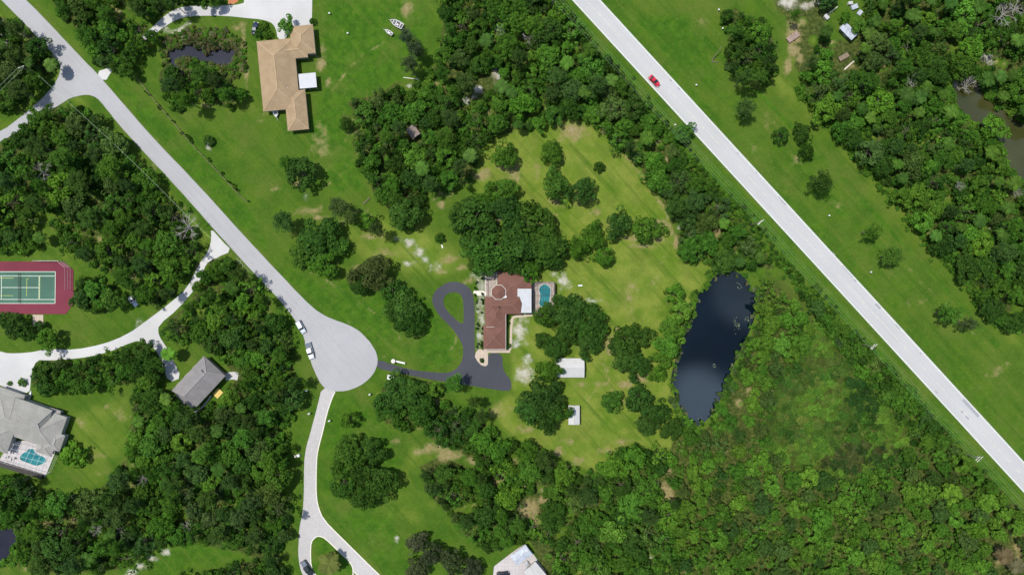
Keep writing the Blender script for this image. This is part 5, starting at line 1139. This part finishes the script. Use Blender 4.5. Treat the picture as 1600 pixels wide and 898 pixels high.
# rank: what shows largest in the photo becomes an individual, the rest one mass
inv = [c for c in cand if -10 < c[0] < 1610 and -10 < c[1] < 908]
inv.sort(key=lambda c: -c[2])
N_BROAD, N_PINE, N_PALM = 300-sum(len(t[4]) for t in TREES if t[2] == 'oak'), 130, 60
cnt = dict(oak=0, pine=0, palm=0, bush=0, dead=0); lim = dict(oak=N_BROAD, pine=N_PINE, palm=N_PALM, bush=60, dead=20)
WORD = dict(oak='broadleaf tree', pine='narrow open-crowned pine', palm='small palm', bush='low bush', dead='bare dead tree')
mass = []
for (x, y, r, wi) in inv+[c for c in cand if not (-10 < c[0] < 1610 and -10 < c[1] < 908)]:
    where, poly, kinds, rr, cols, ucol = WOODS[wi]
    ks = list(kinds); w = np.array([kinds[k] for k in ks], float); kind = ks[int(rng.choice(len(ks), p=w/w.sum()))]
    if kind == 'pine': r *= .95
    if kind == 'palm': r = rng.uniform(9, 13)
    colr = cols[int(rng.integers(len(cols)))]
    if rng.uniform() < .2: colr = [(.055,.105,.022), (.066,.118,.024), (.044,.098,.018)][int(rng.integers(3))]
    if kind == 'pine': colr = C_PINE if rng.uniform() < .6 else C_MID
    if kind == 'palm': colr = (.062,.128,.018) if rng.uniform() < .5 else (.044,.100,.014)
    if -10 < x < 1610 and -10 < y < 908 and cnt[kind] < lim[kind]:
        cnt[kind] += 1; place('loose' if kind == 'oak' and rng.uniform() < .42 and 'swamp' not in where else kind, x, y, r, colr, f'{WORD[kind]} in {where}', f'{WORD[kind]}s in {where}', rng)
    elif kind != 'dead': mass.append((kind, x, y, r, colr))
# the rest of the canopy, and the undergrowth, as one woodland mass
VV, FF, TT, CC = [], [], [], []; off = 0
def add_mass(p, x, y, r, colour, hz, hc):
    global off
    o = P(x, y, hc*p['H']*hz); s = r*S/p['R']; a = rng.uniform(0, 6.28); c, n = math.cos(a), math.sin(a)
    v = p['V']*np.array([s, s, hz]); v = np.stack([v[:,0]*c-v[:,1]*n+o.x, v[:,0]*n+v[:,1]*c+o.y, v[:,2]], 1)
    VV.append(v.astype(np.float32)); FF.append(p['F']+off); off += len(v); TT.append(p['T'])
    j = rng.uniform(.78, 1.2); CC.append(np.broadcast_to(np.array([colour[0]*j*rng.uniform(.85,1.15), colour[1]*j, colour[2]*j]), (len(v), 3)))
for kind, x, y, r, colr in mass:
    p = (kind == 'oak' and rng.uniform() < .3 and PROTO['loose'] or PROTO[kind])[int(rng.integers(4 if kind != 'palm' and kind != 'bush' else 3))]
    s = r*S/p['R']; hz = {'oak': s**.55*rng.uniform(.8,1.1), 'pine': rng.uniform(.7,1.0), 'palm': rng.uniform(.7,1.1), 'bush': s}[kind]
    add_mass(p, x, y, r, colr, hz, .72)
LITE = []
for i in range(5): V_, F_, T_ = crown_oak(RNG, 2.0, 2.6, 12, 17, .52, .1, (.25,.42), .8, .3); LITE.append(dict(V=V_, F=F_, T=T_, R=2.0, H=2.6))
for wi, (where, poly, kinds, (r0, r1), cols, ucol) in enumerate(WOODS):
    p = np.array(poly); x0, y0 = p.min(0); x1, y1 = p.max(0); n = int((x1-x0)*(y1-y0)/64)
    X = rng.uniform(x0, x1, n); Y = rng.uniform(y0, y1, n); sdp = sdist(poly, X, Y); ok = sdp > 0
    for q in EXCL: ok &= sdist(q, X, Y) < -6
    for q in OPEN: ok &= sdist(q, X, Y) < -3
    ok &= rng.uniform(size=n) < (.10 if 'swamp' in where else .62)
    for gx_, gy_, gr_ in GAPS: ok &= (np.hypot(X-gx_, Y-gy_) > gr_) | (rng.uniform(size=n) < .25)
    for x, y in zip(X[ok], Y[ok]):
        cc = ucol if rng.uniform() < .6 else (C_OAK if rng.uniform() < .55 else C_DULL if rng.uniform() < .3 else C_BRT)
        add_mass(LITE[int(rng.integers(5))], x, y, rng.uniform(5, 10), cc, rng.uniform(.5, 1.5), .4)
me = mesh_np('woodland', np.concatenate(VV), np.concatenate(FF), [M['leaf_mass']], tint=np.concatenate(TT), col=np.concatenate(CC))
o = bpy.data.objects.new('woodland', me); COL.objects.link(o); tag(o, 'low undergrowth and smaller crowns filling the woods between the larger trees', 'woodland', kind='stuff')
print('woodland quads', len(me.polygons), cnt, len(mass), len(placed))
# marsh and pond-edge growth, weeds on verges and along fences
VV, FF, TT, CC = [], [], [], []; off = 0
def inv_(X, Y, polys, m):
    o = np.zeros(X.shape, bool)
    for p in polys: o |= sdist(p, X, Y) > m
    return o
def scatter(poly, n, r, cols, hz=(.25,.6), keep=None):
    p = np.array(poly); x0, y0 = p.min(0); x1, y1 = p.max(0); X = rng.uniform(x0, x1, n); Y = rng.uniform(y0, y1, n); ok = sdist(poly, X, Y) > 0
    if keep: ok &= keep(X, Y)
    for x, y in zip(X[ok], Y[ok]):
        add_mass(LITE[int(rng.integers(5))], x, y, rng.uniform(*r), cols[int(rng.integers(len(cols)))], rng.uniform(*hz), .4)
MARSH = [(1270,490),(1320,525),(1370,575),(1430,645),(1440,690),(1400,722),(1340,760),(1262,748),(1200,700),(1200,640),(1222,590),(1256,540)]
blob = lambda x, y: np.sin(x*.06)+np.sin(y*.071+1)+np.sin((x+y)*.04) > .1
scatter(MARSH, 1500, (6, 13), [(.078,.160,.016), (.062,.125,.014), (.075,.115,.018)], (.07,.16), blob)
scatter(MARSH, 1100, (6, 13), [(.055,.095,.014), (.042,.090,.012), (.070,.100,.018), (.048,.100,.012)], (.05,.12), lambda x, y: ~blob(x, y))
EDGE = [(1255,476),(1320,515),(1380,565),(1445,635),(1470,690),(1420,740),(1340,775),(1250,762),(1185,710),(1185,640),(1210,580),(1240,530)]
scatter(EDGE, 170, (5, 12), [C_OAK, C_MID, C_OAK], (.4,1.3), lambda x, y: (sdist(MARSH, x, y) < 12) | (np.sin(x*.045+1)+np.sin(y*.05+2) < -.9))
scatter([(1325,590),(1365,600),(1375,640),(1340,650),(1318,620)], 60, (4, 9), [(.026,.070,.012)], (.3,.7))
scatter([(1320,690),(1410,700),(1400,730),(1320,740),(1280,730)], 120, (4, 9), [(.03,.06,.012), (.06,.075,.02)], (.2,.5))
ring_o = smooth_closed([(1185,440),(1194,470),(1192,500),(1180,530),(1166,560),(1155,590),(1142,620),(1128,650),(1105,675),(1080,680),(1060,660),(1050,640),(1040,610),(1040,590),(1050,560),(1056,530),(1066,505),(1072,485),(1080,460),(1100,440),(1112,425),(1135,414),(1165,420)],1)
scatter(ring_o, 700, (3, 7), [C_MID, C_BRT, C_OAK, C_DULL], (.3,.8), lambda x, y: ~inv_(x, y, [POND], 1))
scatter(ring_o, 900, (2, 4), [C_DULL, (.14,.15,.07), C_BRT], (.2,.5), lambda x, y: inv_(x, y, [POND], -2) & ~inv_(x, y, [POND], 5))
scatter([(250,58),(300,42),(352,46),(382,66),(384,112),(352,132),(330,110),(300,125),(270,130),(250,100)], 620, (2.5, 5), [(.13,.14,.045), (.10,.13,.03), C_MID, (.17,.17,.075), C_BRT], (.2,.55), lambda x, y: ~inv_(x, y, [POND_MARSH], 1))
scatter([(278,64),(345,60),(372,80),(340,78),(325,88),(300,72)], 260, (1.5, 4), [(.16,.14,.06), C_DULL], (.3,.6))
scatter([(1480,100),(1530,105),(1620,170),(1640,320),(1590,300),(1540,225),(1480,170)], 700, (3, 7), [C_BRT, C_MID, C_LIM], (.3,.8), lambda x, y: ~inv_(x, y, [POND_BROWN], 0))
scatter([(-30,815),(40,820),(40,880),(-30,890)], 160, (3, 7), [C_BRT, C_MID], (.3,.8), lambda x, y: ~inv_(x, y, [POND_CORNER], 0))
for a, b, w, n, cs in (((270,190),(392,318),3,16,[C_OAK,C_MID]), ((196,108),(270,190),3,8,[C_MID,C_OAK]), ((860,6),(1172,352),12,330,[C_MID,C_BRT,C_OAK]), ((1172,352),(1572,794),12,430,[C_MID,C_BRT,C_OAK]), ((1240,130),(1560,505),10,260,[C_MID,C_BRT]), ((744,425),(744,545),3,30,[C_BRT,C_OAK,C_LIM]), ((753,425),(754,545),1.5,22,[C_OAK])):
    for k in range(n):
        u = rng.uniform(); x = a[0]+(b[0]-a[0])*u+rng.normal()*w*.5; y = a[1]+(b[1]-a[1])*u+rng.normal()*w*.5
        if inside_any(x, y, [ROAD_MAIN, DRIVE_DARK], -3) or inside_any(x, y, HOUSES_KEEP[1:2], 8): continue
        add_mass(LITE[int(rng.integers(5))], x, y, rng.uniform(2, 5) if w > 4 else rng.uniform(1.5, 3), cs[int(rng.integers(len(cs)))], rng.uniform(.3,.8), .4)
for (lx, ly, n_, s_) in ((1151,508,26,6),(1116,571,10,3),(1155,448,10,4),(1168,500,12,4),(1092,655,8,4)):
    for k in range(n_):
        o_ = P(lx+rng.normal()*s_*.6, ly+rng.normal()*s_, -.2); rr_ = rng.uniform(.08,.2); VV.append(np.array([(o_.x+rr_*math.cos(q), o_.y+rr_*math.sin(q), -.2) for q in (0,1.57,3.14,4.71)], np.float32)); FF.append(np.arange(4)[None]+off); off += 4; TT.append(np.full(4,.6)); CC.append(np.tile((.22,.27,.14), (4,1)))
me = mesh_np('ground_cover', np.concatenate(VV), np.concatenate(FF), [M['leaf_mass']], tint=np.concatenate(TT), col=np.concatenate(CC))
o = bpy.data.objects.new('ground_cover', me); COL.objects.link(o); tag(o, 'reeds, marsh growth and weeds around the ponds, verges and fences', 'ground cover', kind='stuff')
print('cover quads', len(me.polygons), 'objects', len(bpy.data.objects))
# shrubs one can count in the beds of the red-brown house
BEDS = [('round shrub in the beige paving at the foot of the asphalt drive', 753,562.5,4,C_OAK), ('dark shrub at the lower left corner of the red-brown house', 754,540,3,C_OAK), ('dark shrub at the lower right corner of the red-brown house', 795,540,4,C_OAK),
        ('tall dark shrub in the bed right of the red-brown roof, upper of two', 794,496,3.5,C_OAK), ('tall dark shrub in the bed right of the red-brown roof, lower of two', 794,505,3.5,C_OAK),
        ('potted-looking shrub on the driveway edge of the stone-grey house, left of two', 14,599,4,C_MID), ('bushy palm beside the kayak at the stone-grey house', 34,597,7,C_MID),
        ('single dark twiggy plant on the lawn left of the asphalt loop', 662,466,3,C_OAK)]
for lb, x, y, r, c in BEDS: place('bush', x, y, r, c, lb, None, rng)
bpy.context.view_layer.update()
